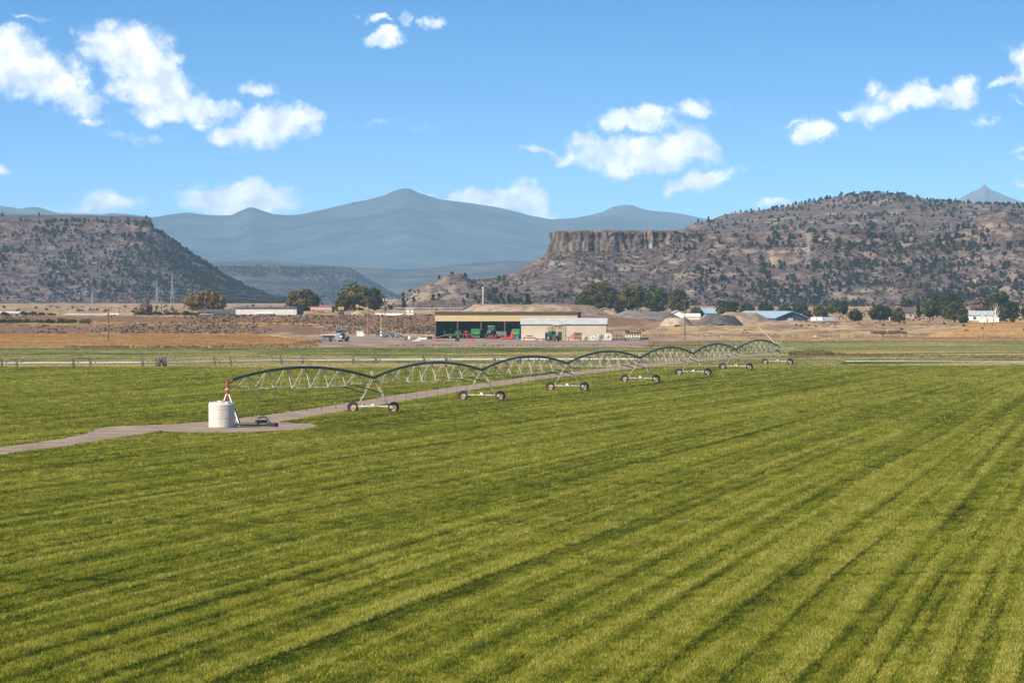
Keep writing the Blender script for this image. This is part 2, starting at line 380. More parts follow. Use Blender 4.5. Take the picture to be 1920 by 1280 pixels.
def on_track(x, y):
    """true on the gravel"""
    hit = np.zeros(len(x), bool)
    for i in range(0, len(x), 40000):
        xs, yy = x[i:i + 40000], y[i:i + 40000]
        j = np.clip(np.searchsorted(TQa[:, 1], yy), 0, len(TQa) - 1) if np.all(np.diff(TQa[:, 1]) > 0) else None
        if j is None:
            d = np.full(len(xs), 1e9)
            for (qx, qy), w in zip(TQa, TWa): d = np.minimum(d, np.hypot(xs - qx, yy - qy) - w / 2)
            hit[i:i + 40000] = d < 0
        else:
            k = np.clip(j - 1, 0, len(TQa) - 1); t = (yy - TQa[k, 1]) / np.maximum(TQa[j, 1] - TQa[k, 1], 1e-3)
            cx = TQa[k, 0] + (TQa[j, 0] - TQa[k, 0]) * np.clip(t, 0, 1)
            dxy = (TQa[np.minimum(j + 1, len(TQa) - 1)] - TQa[np.maximum(k - 1, 0)]); sl = np.abs(dxy[:, 1]) / np.maximum(np.hypot(dxy[:, 0], dxy[:, 1]), 1e-3)
            hit[i:i + 40000] = np.abs(xs - cx) * sl < TWa[k] / 2
    dx = (x + 25.3) / 7.4; dy = (y - 386 - 3.0 * dx * .95) / 16.3
    return hit | (dx * dx + dy * dy < 1.0)

# ------------------------------------------------------------------ scattered instances
def instancer(name, pts, scl, rot, tint, idx, sources, label, cat):
    me = bpy.data.meshes.new(name); n = len(pts)
    me.vertices.add(n); me.vertices.foreach_set('co', np.asarray(pts, np.float32).ravel())
    def attr(nm, ty, data, key):
        a = me.attributes.new(nm, ty, 'POINT'); a.data.foreach_set(key, np.ascontiguousarray(data).ravel())
    attr('scl', 'FLOAT_VECTOR', np.asarray(scl, np.float32), 'vector'); attr('rot', 'FLOAT_VECTOR', np.asarray(rot, np.float32), 'vector')
    attr('tint', 'FLOAT', np.asarray(tint, np.float32), 'value'); attr('idx', 'INT', np.asarray(idx, np.int32), 'value')
    o = bpy.data.objects.new(name, me); col.objects.link(o)
    ng = bpy.data.node_groups.new(name + '_nodes', 'GeometryNodeTree')
    ng.interface.new_socket('Geometry', in_out='INPUT', socket_type='NodeSocketGeometry'); ng.interface.new_socket('Geometry', in_out='OUTPUT', socket_type='NodeSocketGeometry')
    N = ng.nodes; L = ng.links
    gi = N.new('NodeGroupInput'); go = N.new('NodeGroupOutput'); ip = N.new('GeometryNodeInstanceOnPoints'); jn = N.new('GeometryNodeJoinGeometry')
    for s in reversed(sources):
        oi = N.new('GeometryNodeObjectInfo'); oi.inputs['Object'].default_value = s; oi.inputs['As Instance'].default_value = True
        L.new(oi.outputs['Geometry'], jn.inputs[0])
    def na(nm, ty):
        q = N.new('GeometryNodeInputNamedAttribute'); q.data_type = ty; q.inputs['Name'].default_value = nm
        return q.outputs[0]
    e2r = N.new('FunctionNodeEulerToRotation'); L.new(na('rot', 'FLOAT_VECTOR'), e2r.inputs[0])
    L.new(gi.outputs[0], ip.inputs['Points']); L.new(jn.outputs[0], ip.inputs['Instance']); ip.inputs['Pick Instance'].default_value = True
    L.new(na('idx', 'INT'), ip.inputs['Instance Index']); L.new(e2r.outputs[0], ip.inputs['Rotation']); L.new(na('scl', 'FLOAT_VECTOR'), ip.inputs['Scale'])
    L.new(ip.outputs[0], go.inputs[0])
    md = o.modifiers.new('scatter', 'NODES'); md.node_group = ng
    return tag(o, label, cat, kind='stuff')
def source(name, V, Fa, material):
    me = bpy.data.meshes.new(name); me.from_pydata([tuple(v) for v in V], [], [tuple(f) for f in Fa]); me.update(); me.materials.append(material)
    return bpy.data.objects.new(name, me)
def leaf_material(name, cols, transl=.35, per='inst'):
    """cols run by the tint of each tuft; light passes through the blades"""
    mt = bpy.data.materials.new(name); mt.use_nodes = True; nt = mt.node_tree; L = nt.links; N = nt.nodes; N.clear()
    out = N.new('ShaderNodeOutputMaterial')
    r = N.new('ShaderNodeValToRGB'); e = r.color_ramp.elements
    e[0].position = 0; e[0].color = (*cols[0], 1); e[1].position = 1; e[1].color = (*cols[-1], 1)
    for i, c in enumerate(cols[1:-1]): e.new((i + 1) / (len(cols) - 1)).color = (*c, 1)
    if per == 'inst':
        a = N.new('ShaderNodeAttribute'); a.attribute_type = 'INSTANCER'; a.attribute_name = 'tint'; L.new(a.outputs['Fac'], r.inputs[0])
    else:
        tc = N.new('ShaderNodeNewGeometry'); n = N.new('ShaderNodeTexNoise'); n.inputs['Scale'].default_value = per; n.inputs['Detail'].default_value = 4; n.inputs['Roughness'].default_value = .65
        L.new(tc.outputs['Position'], n.inputs['Vector'])
        mr = N.new('ShaderNodeMapRange'); mr.inputs[1].default_value = .33; mr.inputs[2].default_value = .67; L.new(n.outputs[0], mr.inputs[0]); L.new(mr.outputs[0], r.inputs[0])
    d = N.new('ShaderNodeBsdfDiffuse'); t = N.new('ShaderNodeBsdfTranslucent'); mx = N.new('ShaderNodeMixShader'); mx.inputs[0].default_value = transl
    L.new(r.outputs[0], d.inputs[0]); L.new(r.outputs[0], t.inputs[0]); L.new(d.outputs[0], mx.inputs[1]); L.new(t.outputs[0], mx.inputs[2]); L.new(mx.outputs[0], out.inputs[0])
    return mt

# field grass
M_grass = leaf_material('field_grass', [(.040, .058, .008), (.148, .163, .017), (.272, .262, .028), (.41, .37, .075)], .35)
def tuft(seed, nb, rad, h, w):
    r = random.Random(seed); V = []; Fa = []
    for i in range(nb):
        a = r.uniform(0, 6.283); d = rad * math.sqrt(r.random()); bx, by = d * math.cos(a), d * math.sin(a)
        f = r.uniform(0, 6.283); hh = h * r.uniform(.6, 1.15); ww = w * r.uniform(.7, 1.2); le = r.uniform(.15, .7) * hh; la = r.uniform(0, 6.283)
        wx, wy = ww * math.cos(f), ww * math.sin(f); lx, ly = le * math.cos(la), le * math.sin(la); o = len(V)
        V += [(bx - wx, by - wy, 0), (bx + wx, by + wy, 0), (bx + lx * .35 + wx * .8, by + ly * .35 + wy * .8, hh * .6), (bx + lx * .35 - wx * .8, by + ly * .35 - wy * .8, hh * .6), (bx + lx, by + ly, hh)]
        Fa += [(o, o + 1, o + 2, o + 3), (o + 3, o + 2, o + 4)]
    return source('grass_tuft', V, Fa, M_grass)
tufts = [tuft(s, 16, .19, .18, .013) for s in range(4)]
def rowcoord(X, Y):
    a = X - .19 * Y
    for _ in range(6): a = X - np.clip(.14 - .00095 * a, .13, .215) * Y
    return a
PIVOT = Vector((-26.5, 391.5, 0))
def grass_points():
    P = []; S = []; T = []
    for (y0, y1, den, k) in ((112, 190, 30, 1.0), (190, 280, 17, 1.25), (280, 400, 9, 1.6), (400, 560, 4.6, 2.2), (560, 728, 2.6, 2.9)):
        x0, x1 = -.136 * y1 - 4, .136 * y1 + 4
        n = int((x1 - x0) * (y1 - y0) * den); X = rng.uniform(x0, x1, n); Y = rng.uniform(y0, y1, n)
        keep = np.abs(X) < .134 * Y + 3
        edge = 712 + 6 * np.sin(X * .05) + np.where(X > 40, 6, -10)
        keep &= (Y < edge) & ~on_track(X, Y)
        X, Y = X[keep], Y[keep]
        a = rowcoord(X, Y)
        # swaths: broad and narrow bands along the rows, broken up along their length
        aw = a + (fbm(a / 7, Y / 60, 21, 3) - .5) * 1.1
        one = fbm(aw / .42, Y / 170, 5, 3); band = fbm(aw / 2.6, Y / 260, 6, 2); fine = fbm(aw / .22, Y / 60, 9, 2); patch = fbm(X / 22, Y / 70, 31, 3); blot = fbm(X / .9, Y / 2.6, 41, 3)
        v = .55 + 1.0 * (one - .5) + .2 * (band - .5) + .7 * (fine - .5) + .4 * (patch - .5) + .6 * (blot - .5)
        # drill and wheel lines: narrow sunken furrows
        fur = np.zeros(len(X))
        for (per, off, wd, sd_) in ((1.7, 0, .11, 55), (2.6, 1.3, .11, 65), (1.15, .7, .08, 75), (5.3, 2.2, .17, 85)):
            ph = np.abs((((aw + off + .5 * vnoise(aw / per, Y * 0, sd_)) / per) % 1) - .5) * per
            fur = np.maximum(fur, np.exp(-(ph / wd) ** 2) * sm(.36, .54, fbm(aw / per * 1.1, Y / 150, sd_, 2)))
        rr = np.hypot(X - PIVOT.x, Y - PIVOT.y) + .5 * (fbm(X / 5, Y / 9, 71, 2) - .5)
        for r0 in ((126, 168.5, 213) + tuple(50.0 * i for i in range(1, 8))):
            ok = (Y < 330) if r0 in (126, 168.5, 213) else ((Y > 425) & (X > -30))
            fur = np.maximum(fur, np.exp(-((rr - r0) / .5) ** 2) * ok * sm(.3, .5, fbm(X / 9, Y / 30, 81, 2)))
        hgt = np.clip(.78 + .6 * (one - .5) + .7 * (blot - .5), .35, 1.5) * (1 - .72 * fur)
        tint = np.clip(v - .80 * fur + rng.normal(0, .12, len(X)), 0, 1)  # furrow shadow painted in: tufts there get a darker tint
        kk = k * rng.uniform(.75, 1.25, len(X))
        P.append(np.stack([X, Y, np.full(len(X), .010)], -1)); S.append(np.stack([kk, kk, (1 + .22 * (k - 1)) * hgt * rng.uniform(.7, 1.3, len(X))], -1)); T.append(tint)
    return np.concatenate(P), np.concatenate(S), np.concatenate(T)
gp, gs, gt = grass_points()
grot = np.zeros_like(gp); grot[:, 2] = rng.uniform(0, 6.283, len(gp))
instancer('grass', gp, gs, grot, gt, rng.integers(0, 4, len(gp)), tufts, 'short green grass crop growing in mown rows across the field', 'grass')

# ------------------------------------------------------------------ hills, mesas, mountains
def interp(px, table): return np.interp(px, [t[0] for t in table], [t[1] for t in table])
rock_cols = [(.08, .053, .046), (.135, .091, .073), (.22, .153, .11)]
M_hill = land_material('hillside', rock_cols, .09, (1, .6, 2.2), speck=[((.07, .054, .046), .26, .53), ((.28, .205, .13), .05, .60)], bump=.9)
M_hill2 = land_material('hillside_far', [(.08, .056, .05), (.125, .087, .072), (.19, .134, .10)], .07, (1, .6, 2.2), speck=[((.05, .042, .038), .2, .53)], bump=.7)
M_mount = land_material('forest_mountain', [(.012, .024, .028), (.03, .045, .048), (.06, .07, .066)], .005, bump=.4)
M_volc = land_material('bare_peak', [(.07, .06, .065), (.10, .085, .09), (.13, .11, .115)], .003, bump=.2)

def hill(name, xs_, ys_, zf, material):
    X, Y = np.meshgrid(xs_, ys_); Z = zf(X, Y)
    return struct(npmesh(name, np.stack([X, Y, Z], -1).reshape(-1, 3), gridfaces(len(ys_), len(xs_)), material, smooth=False))

# right-hand mesa and the hill that rises behind it
A_front = [(740, 5.4), (770, 7), (800, 9.7), (840, 14), (870, 18.5), (900, 21.5), (925, 22.5), (958, 25), (980, 29), (1000, 32), (1035, 36.5), (1150, 38.5), (1250, 41), (1300, 44), (1335, 47.5), (1420, 48), (1500, 50), (1560, 51), (1660, 50.5), (1690, 48), (1780, 49), (1810, 54), (1850, 59), (1880, 60), (1920, 57), (2050, 52), (2600, 50)]
A_back = [(1100, 44), (1187, 67), (1203, 71), (1240, 74.5), (1275, 77), (1347, 80), (1407, 82.5), (1455, 85.5), (1481, 88), (1535, 92.5), (1573, 96), (1617, 98.5), (1671, 96.5), (1711, 92.5), (1779, 91), (1833, 89), (1920, 87), (2200, 80), (2900, 70)]
def cliff_y(X): return 2500 + 3.0 * np.sin(X * .09) + 4 * (fbm(X / 14, X * 0 + 2.2, 12, 3) - .5) + 3.0 * sm(30, 23.5, X) + 18 * sm(95, 122, X)
def zright(X, Y):
    q = 960 + 3.148 * X; qb = 960 + 2.186 * X
    base = G(X, Y); ef = interp(q, A_front)
    t = np.clip((Y - 2265) / 232, 0, 1)
    gul = (fbm(X / 26, Y / 90, 101, 4) - .5); bump = (fbm(X / 7, Y / 11, 111, 3) - .5)
    prof = .55 * t + .45 * t ** 2.2
    z = base + (ef - 5.6) * prof + t * (1 - .4 * t) * (9 * gul + 2.6 * bump) * sm(770, 1000, q)
    # ledges of dark rock on the slope
    led = sm(.46, .56, fbm(X / 60, Y * 0 + .5, 131, 3)) * sm(1330, 1420, q)
    z = z + led * 1.6 * np.sin(z * .55)
    top = 50.3 + .012 * (Y - 2500) + .7 * bump
    inside = (Y > cliff_y(X) + 2.6) & (X > 26.5 + np.maximum(0, Y - 2520) * .16)
    incl = inside & (q < 1345)
    tb = np.clip((Y - 2760) / 840, 0, 1); eb = interp(qb, A_back)
    plate = np.where(incl, top, z)
    # past the rim the land lies level, then climbs to the crest
    zb = np.minimum(eb, 51) + np.maximum(eb - 51, 0) * (tb * tb * (3 - 2 * tb)) + 5 * (fbm(X / 50, Y / 80, 141, 4) - .5) * sm(0, .3, tb)
    zb = zb - 30 * sm(3600, 3900, Y)
    out = np.where(Y > 2560, np.where(X > 26.5 + (Y - 2520) * .16, np.where(q < 1345, np.maximum(zb, 0) * sm(2560, 2760, Y) + top * (1 - sm(2560, 2760, Y)), z * (1 - sm(2500, 2700, Y)) + zb * sm(2500, 2700, Y)), z * (1 - sm(2520, 2750, Y)) + base * sm(2520, 2750, Y)), plate)
    return out
ysr = np.concatenate([np.arange(2240, 2480, 4), np.arange(2480, 2530, 1.6), np.arange(2530, 2760, 9), np.arange(2760, 3900, 11)])
hill('mesa_hillside', np.arange(-70, 560, 1.7), ysr, zright, M_hill)

# basalt rim: a wall of uneven columns
def rim(name, pts, ztop, zbot, material, amp, seed, nv=22, step=.45):
    """pts: plan polyline; wall stands to the left of the walking direction"""
    P = [Vector((x, y, 0)) for x, y in pts]; S = [0]
    for i in range(len(P) - 1): S.append(S[-1] + (P[i + 1] - P[i]).length)
    ns = int(S[-1] / step); V = []
    s = np.linspace(0, S[-1], ns); px_ = np.interp(s, S, [p.x for p in P]); py_ = np.interp(s, S, [p.y for p in P])
    for _ in range(30):
        px_[1:-1] = (px_[:-2] + px_[1:-1] * 2 + px_[2:]) / 4; py_[1:-1] = (py_[:-2] + py_[1:-1] * 2 + py_[2:]) / 4
    dx = np.gradient(px_); dy = np.gradient(py_); ln = np.hypot(dx, dy); nx, ny = -dy / ln, dx / ln
    colw = vnoise(s / 2.3, s * 0 + .3, seed); big = fbm(s / 11, s * 0 + 1.7, seed + 5, 3); cell = hash2(np.floor(s / 1.5 + .8 * vnoise(s / 3, s * 0, seed + 2)), np.floor(s * 0), seed + 9)
    for k in range(nv):
        v = k / (nv - 1)
        zt = ztop(s) - 2.4 * sm(.5, .8, vnoise(s / 4.1, s * 0 + 7, seed + 4)) + 1.3 * (cell - .5); zb = zbot(s)
        z = zb + (zt - zb) * v
        broken = hash2(np.floor(s / 1.7), np.floor(s * 0 + v * 7 + 2 * colw), seed + 30)
        out = -(amp * (1.5 * (big - .5) * 2.4 + 1.0 * (colw - .5) + .8 * (cell - .5) + 1.0 * (broken - .5)) + 2.6 * (1 - v) ** 1.6 + 1.2 * sm(.62, .58, v) + .8 * (vnoise(s / 6, s * 0 + v * 6, seed + 40) - .5))
        if k == nv - 1: out = out + 4.5
        V.append(np.stack([px_ + nx * out, py_ + ny * out, z - (0.4 if k == nv - 1 else 0)], -1))
    V = np.stack(V, 0).reshape(-1, 3)
    return struct(npmesh(name, V, gridfaces(nv, ns)[:, ::-1], material))
M_cliff = land_material('basalt_rim', [(.052, .038, .034), (.108, .077, .061), (.225, .163, .108)], .2, (1, 1, .22), speck=[((.06, .046, .043), .5, .62), ((.40, .30, .18), .1, .61)], bump=1)
cx = np.linspace(128, 25, 60)
cl_pts = [(x, float(cliff_y(np.array([x]))[0])) for x in cx] + [(23.2, 2506), (24, 2514), (27, 2530), (34, 2570), (46, 2640)]
cl_pts = [(x, y) for x, y in cl_pts]
cs = np.cumsum([0] + [math.hypot(cl_pts[i + 1][0] - cl_pts[i][0], cl_pts[i + 1][1] - cl_pts[i][1]) for i in range(len(cl_pts) - 1)])
_zb = [(128, 47.5), (119, 47), (108, 43.5), (92, 40.5), (60, 38), (40, 36), (24, 34)]
def cl_bot(s):
    x = np.interp(s, cs, [p[0] for p in cl_pts]); return np.where(s > 108, 32.0, np.interp(x, [b[0] for b in reversed(_zb)], [b[1] for b in reversed(_zb)])) - 1.5
rim('rimrock', [(p[0], p[1]) for p in reversed(cl_pts)], lambda s: 50.2 + .5 * (fbm((cs[-1] - s) / 9, s * 0, 3, 2) - .5), lambda s: cl_bot(cs[-1] - s), M_cliff, 1.7, 11)

# left-hand mesa
A_left = [(-700, 70), (-300, 70), (100, 70), (240, 69), (284, 67.5), (290, 63), (300, 60.5), (330, 52), (380, 37), (420, 25.5), (470, 14.5), (520, 6.5), (560, 5.8), (900, 5.8)]
def zleft(X, Y):
    q = 960 + F * X / np.maximum(Y, 3300); base = G(X, Y); e = interp(q, A_left)
    t = np.clip((Y - 2960) / 335, 0, 1)
    gul = fbm(X / 38, Y / 120, 201, 4) - .5; bump = fbm(X / 9, Y / 14, 211, 3) - .5
    prof = .62 * t + .30 * t ** 2 + .08 * sm(.955, .985, t)
    z = base + np.maximum(e - 6, 0) * prof + t * (1 - t) * 4 * (7 * gul) * sm(560, 440, q) + (2.6 * bump) * sm(0, .1, t) * sm(560, 480, q) * (1 - .6 * sm(.97, 1, t))
    back = np.clip((Y - 3300) / 300, 0, 1)
    return z + 10.5 * back * sm(297, 280, q) - (z - base) * sm(3620, 3800, Y)
hill('mesa', np.arange(-640, -170, 2.0), np.concatenate([np.arange(2940, 3270, 6), np.arange(3270, 3310, 1.5), np.arange(3310, 3810, 16)]), zleft, M_hill2)

# small bald hill in the gap
A_small = [(660, 0), (700, .3), (735, 2.5), (760, 7), (800, 11.8), (840, 15.4), (860, 16.2), (880, 14.5), (905, 11), (940, 6), (990, 1.5), (1040, 0), (1080, 0)]
def zsmall(X, Y):
    q = 960 + 4.1 * X; base = G(X, Y); e = interp(q, A_small)
    t = np.clip((Y - 1850) / 80, 0, 1) * (1 - sm(1945, 2060, Y))
    return base - .4 + e * (.6 * t + .4 * t * t) + (fbm(X / 6, Y / 18, 301, 4) - .5) * 3.4 * sm(0, 4, e) * sm(0, .2, t)
M_bald = land_material('bald_hill', [(.10, .072, .055), (.15, .108, .08), (.27, .20, .125)], .06, (1, .6, 1.8), speck=((.075, .058, .046), .3, .52), bump=.6)
hill('bald_hill', np.arange(-78, 34, .8), np.arange(1840, 2070, 3), zsmall, M_bald)

# far benches in the gap and the mountains
def ridge(name, table, Y0, front, back, step, material, amp, seed, rows=26):
    xs_ = np.arange(xat(table[0][0], Y0), xat(table[-1][0], Y0), step)
    q = 960 + xs_ * F / Y0; top = np.interp(q, [t[0] for t in table], [zrow(t[1], Y0) for t in table])
    V = []; tt = np.concatenate([np.linspace(0, 1, rows), np.linspace(1.1, 2, 8)])
    for t in tt:
        y = Y0 - front * (1 - t) if t <= 1 else Y0 + back * (t - 1)
        k = (.75 * t + .25 * t * t) if t <= 1 else 1 - .8 * (t - 1)
        g = (fbm(xs_ / (front * .12), xs_ * 0 + t * 2.2, seed, 4) - .5) * amp * (t * (1 - t) * 4 if t <= 1 else .2)
        V.append(np.stack([xs_ * (y / Y0), np.full(len(xs_), y), 5 + np.maximum(top - 5, 0) * k + g + (fbm(xs_ / (step * 5), xs_ * 0 + 3, seed + 3, 3) - .5) * amp * .06 * min(t, 1)], -1))
    return struct(npmesh(name, np.concatenate(V), gridfaces(len(tt), len(xs_)), material, smooth=True))
far_bench = [(250, 530), (330, 500), (395, 492), (430, 489), (470, 487.5), (510, 488), (560, 493), (640, 499), (700, 503), (760, 505), (800, 503), (860, 496), (920, 491), (960, 489), (1000, 490), (1060, 498), (1150, 510)]
bench = [(300, 500), (420, 498), (520, 499), (600, 500.5), (655, 502), (668, 508), (690, 522), (715, 538), (745, 553), (780, 560), (810, 566)]
M_bench = land_material('bench', [(.025, .028, .028), (.055, .05, .042), (.11, .088, .07)], .012, (1, 1, 2), bump=.4)
ridge('far_bench', far_bench, 8200, 900, 2000, 8, M_bench, 10, 401)
ridge('bench_mesa', bench, 6000, 420, 1200, 5, M_bench, 14, 411)
mountain = [(-250, 400), (-120, 392), (0, 400), (120, 404), (210, 405), (287, 407), (313, 403), (350, 399), (380, 403), (407, 404), (437, 403), (447, 398), (467, 389), (477, 389), (493, 395), (513, 402), (540, 404), (567, 402), (633, 387), (660, 380), (687, 375), (717, 367), (740, 357), (757, 353), (770, 353), (783, 360), (807, 368), (827, 374), (873, 380), (927, 387), (960, 395), (993, 404), (1033, 412), (1067, 410), (1107, 406), (1160, 404), (1300, 420), (1500, 450), (1700, 470)]
ridge('mountain', mountain, 14000, 2600, 2500, 14, M_mount, 80, 421, 60)
ridge('mountain_peak', [(1000, 440), (1067, 411), (1107, 404), (1133, 397), (1150, 388), (1173, 384), (1187, 385), (1207, 393), (1253, 397), (1350, 415), (1500, 440)], 16000, 2000, 2000, 16, M_mount, 110, 431, 40)
ridge('mountain_range', [(-300, 380), (-100, 392), (0, 385), (20, 388), (40, 392), (55, 388), (70, 388), (85, 392), (110, 400), (150, 401), (190, 402), (210, 399), (240, 401), (287, 408), (350, 425)], 16500, 1800, 2000, 16, M_mount, 50, 441, 30)
ridge('spire_peak', [(1640, 420), (1740, 395), (1797, 374), (1815, 363), (1828, 358), (1836, 355), (1841, 349), (1846, 345.5), (1851, 350), (1857, 356), (1870, 360), (1880, 365), (1905, 374), (1950, 390), (2050, 415)], 16800, 1600, 1600, 10, M_volc, 40, 451, 40)

# the air of the valley
def haze_box():
    mb = MB().box(0, 9600, 242, 34000, 58800, 498)
    mt = bpy.data.materials.new('haze'); mt.use_nodes = True; nt = mt.node_tree; nt.nodes.clear()
    pv = nt.nodes.new('ShaderNodeVolumePrincipled'); out = nt.nodes.new('ShaderNodeOutputMaterial')
    pv.inputs['Density Attribute'].default_value = ''; pv.inputs['Temperature Attribute'].default_value = ''
    pv.inputs['Color'].default_value = HAZE_COLOR; pv.inputs['Density'].default_value = HAZE_DENSITY; pv.inputs['Anisotropy'].default_value = -0.25
    nt.links.new(pv.outputs[0], out.inputs['Volume'])
    try: mt.cycles.homogeneous_volume = True
    except Exception: pass
    o = mb.build('haze', mt); tag(o, 'pale blue haze filling the air of the valley', 'haze', kind='stuff')
HAZE_COLOR = (.50, .76, .96, 1); HAZE_DENSITY = 5.0e-5
haze_box()
# ------------------------------------------------------------------ centre pivot irrigation machine
M_galv = mat('galvanised_steel', (.42, .35, .265), .6, .1, .3, 2.0)
M_pipe = mat('dark_blue_pipe', (.018, .03, .034), .5, 0, .4, .6)
M_redp = mat('red_primer', (.33, .065, .035), .6, 0, .25, 2)
M_tyre = mat('tyre_rubber', (.035, .03, .026), .9, 0, .3, 3)
M_rim = mat('rusty_rim', (.52, .40, .26), .7, .1, .35, 2.5, c2=(.30, .15, .07))
M_hose = mat('hose_black', (.05, .06, .055), .7)
M_white = mat('white_paint', (.78, .76, .70), .6, 0, .08, .8)
M_black = mat('black_paint', (.025, .025, .027), .55, 0, .2, 2)
TP = [(427, 391.5, 4.15)] + [(p, 385.6 + 48.95 * (i + 1), z) for i, (p, z) in enumerate(zip((699.7, 903, 1063.7, 1200.5, 1300, 1380, 1458), (3.62, 3.55, 3.5, 3.45, 3.35, 3.3, 3.4)))]
TPV = [Vector((xat(p, y), y, z)) for p, y, z in TP]
root = thing('center_pivot', 'long wheeled irrigation machine of seven arched trussed pipe spans across the green field', 'irrigation machine', (TPV[0].x, TPV[0].y, 0))
O0 = Vector((TPV[0].x, TPV[0].y, 0))
def L0(p): return Vector(p) - O0
for si in range(7):
    A, B = TPV[si], TPV[si + 1]; u = (B - A); u.z = 0; span = u.length; u.normalize(); w = Vector((u.y, -u.x, 0))
    rise = 1.2
    def top(t): return A.lerp(B, t) + Vector((0, 0, 4 * rise * t * (1 - t)))
    def low(t, s): return A.lerp(B, t) + Vector((0, 0, -.3 - .55 * 4 * t * (1 - t))) + w * (s * .92 * min(1, 4 * t * (1 - t) * 1.8))
    sp = MB().path([L0(top(k / 24)) for k in range(25)], .135, 8).build('span_pipe', M_pipe, root, smooth=True)
    nb = 8
    for s in (-1, 1):
        MB().path([L0(low(.02, s))] + [L0(low(k / nb, s)) for k in range(1, nb)] + [L0(low(.98, s))], .026, 5).build('chord_rod', M_galv, sp)
    for k in range(1, nb):
        MB().tube(L0(low(k / nb, -1)), L0(low(k / nb, 1)), .032, 5).build('cross_strut', M_galv, sp)
        for s in (-1, 1):
            for e in (-.16, .16):
                MB().tube(L0(top(k / nb)) + w * (s * .1), L0(low((k + e) / nb, s)), .045, 5).build('brace', M_galv, sp)
    nh = (9, 10, 11, 12, 14, 14, 14)[si]
    for k in range(nh):
        t = (k + .8) / (nh + .6); p = top(t) + w * .12; zb = 1.05 if si == 0 else .85
        h = MB().path([L0(top(t)), L0(p + Vector((0, 0, .14))), L0(p + w * .1), L0((p + w * .1).xy.to_3d() + Vector((0, 0, zb)))], .022, 4)
        h.tube(L0((p + w * .1).xy.to_3d() + Vector((0, 0, zb))), L0((p + w * .1).xy.to_3d() + Vector((0, 0, zb - .22))), .05, 6); h.build('drop_hose', M_hose, sp)
    # drive tower at the outer end, its wheels across the line
    C = B.copy(); C.z = 0; wb = 2.2
    tw = MB().tube(L0(C - w * (wb - .3) + Vector((0, 0, .66))), L0(C + w * (wb - .3) + Vector((0, 0, .66))), .10, 8).build('drive_tower', M_galv, root)
    for s in (-1, 1):
        for e in (-1, 1):
            MB().tube(L0(B + u * (e * .45) + Vector((0, 0, -.08)) + w * (s * .12)), L0(C + w * (s * 1.65) + Vector((0, 0, .7)) + u * (e * .06)), .05, 6).build('leg', M_galv, tw)
        MB().tube(L0(low(.80, s)), L0(C + w * (s * .95) + Vector((0, 0, 2.05))), .055, 5).build('stay', M_black, tw)
        hub = L0(C + w * (s * wb) + Vector((0, 0, .58)))
        R = .58; prof = [(R * .62, -.15), (R * .86, -.17), (R, -.11), (R, .11), (R * .86, .17), (R * .62, .15), (R * .62, -.15)]
        ty = MB().lathe(prof, axis='Y', n=22)
        for q in range(16):
            a = 2 * math.pi * q / 16; ty.box(math.cos(a) * R, 0, math.sin(a) * R, .06, .24, .06)
        ang = math.atan2(u.y, u.x) - math.pi / 2
        to = ty.build('tyre', M_tyre, tw); to.location = hub; to.rotation_euler = (0, 0, ang)
        rm = MB().lathe([(.0, -.05), (.13, -.07), (.16, -.02), (R * .5, .0), (R * .63, -.12), (R * .63, .12), (R * .5, .03), (.0, .03)], axis='Y', n=18)
        for q in range(5):
            a = 2 * math.pi * q / 5; rm.tube((math.cos(a) * .1, -.08, math.sin(a) * .1), (math.cos(a) * .1, -.04, math.sin(a) * .1), .025, 5)
        ro = rm.build('rim', M_rim, tw); ro.location = hub; ro.rotation_euler = (0, 0, ang)
        MB().box(0, 0, 0, .34, .26, .3).build('gearbox', M_galv, tw).location = hub - w * (s * .26) + Vector((0, 0, .06))
    MB().box(0, 0, 0, .34, .24, .24).build('motor', M_white, tw).location = L0(C + Vector((0, 0, .86)))
    mo = MB().box(0, 0, .45, .3, .22, .42).tube((0, 0, .02), (0, 0, .3), .05, 6); cb = mo.build('control_box', M_galv, tw); cb.location = L0(B + Vector((0, 0, .08)) - u * .5)
# fixed frame at the pivot
pf = MB().tube((0, 0, 2.35), (0, 0, 3.35), .16, 10).tube((0, 0, 3.45), (-.05, 0, 4.05), .17, 10).tube((-.05, 0, 4.0), (.42, .35, 4.2), .16, 10).build('riser', M_redp, root)
MB().tube((0, 0, .02), (0, 0, 2.4), .12, 10).build('supply_pipe', M_redp, root)
MB().tube((0, 0, 3.33), (0, 0, 3.5), .26, 12).build('swivel', M_galv, root)
for s in (-1, 1):
    for e in (-1, 1):
        MB().tube((s * .12, e * .12, 2.95), (s * 1.15, e * .85, .02), .065, 6).build('frame_leg', M_white if e < 0 else M_black, root)
    MB().tube((s * .62, -.46, 1.55), (s * .62, .46, 1.55), .04, 5).build('frame_strut', M_galv, root)
for zz in (.55, 1.55, 2.1):
    k = .12 + (1.03) * (2.95 - zz) / 2.93; MB().tube((-k, -.12 - .73 * (2.95 - zz) / 2.93, zz), (k, -.12 - .73 * (2.95 - zz) / 2.93, zz), .035, 5).build('frame_strut', M_galv, root)
# two slender booms at the outer end
e = TPV[7]
for (dx, dy, dz) in ((-3.4, 3.0, 3.45), (3.6, 5.0, 3.95)):
    MB().tube(L0(e), L0(e + Vector((dx, dy, dz))), .075, 8, .06).build('end_boom', M_galv, root)

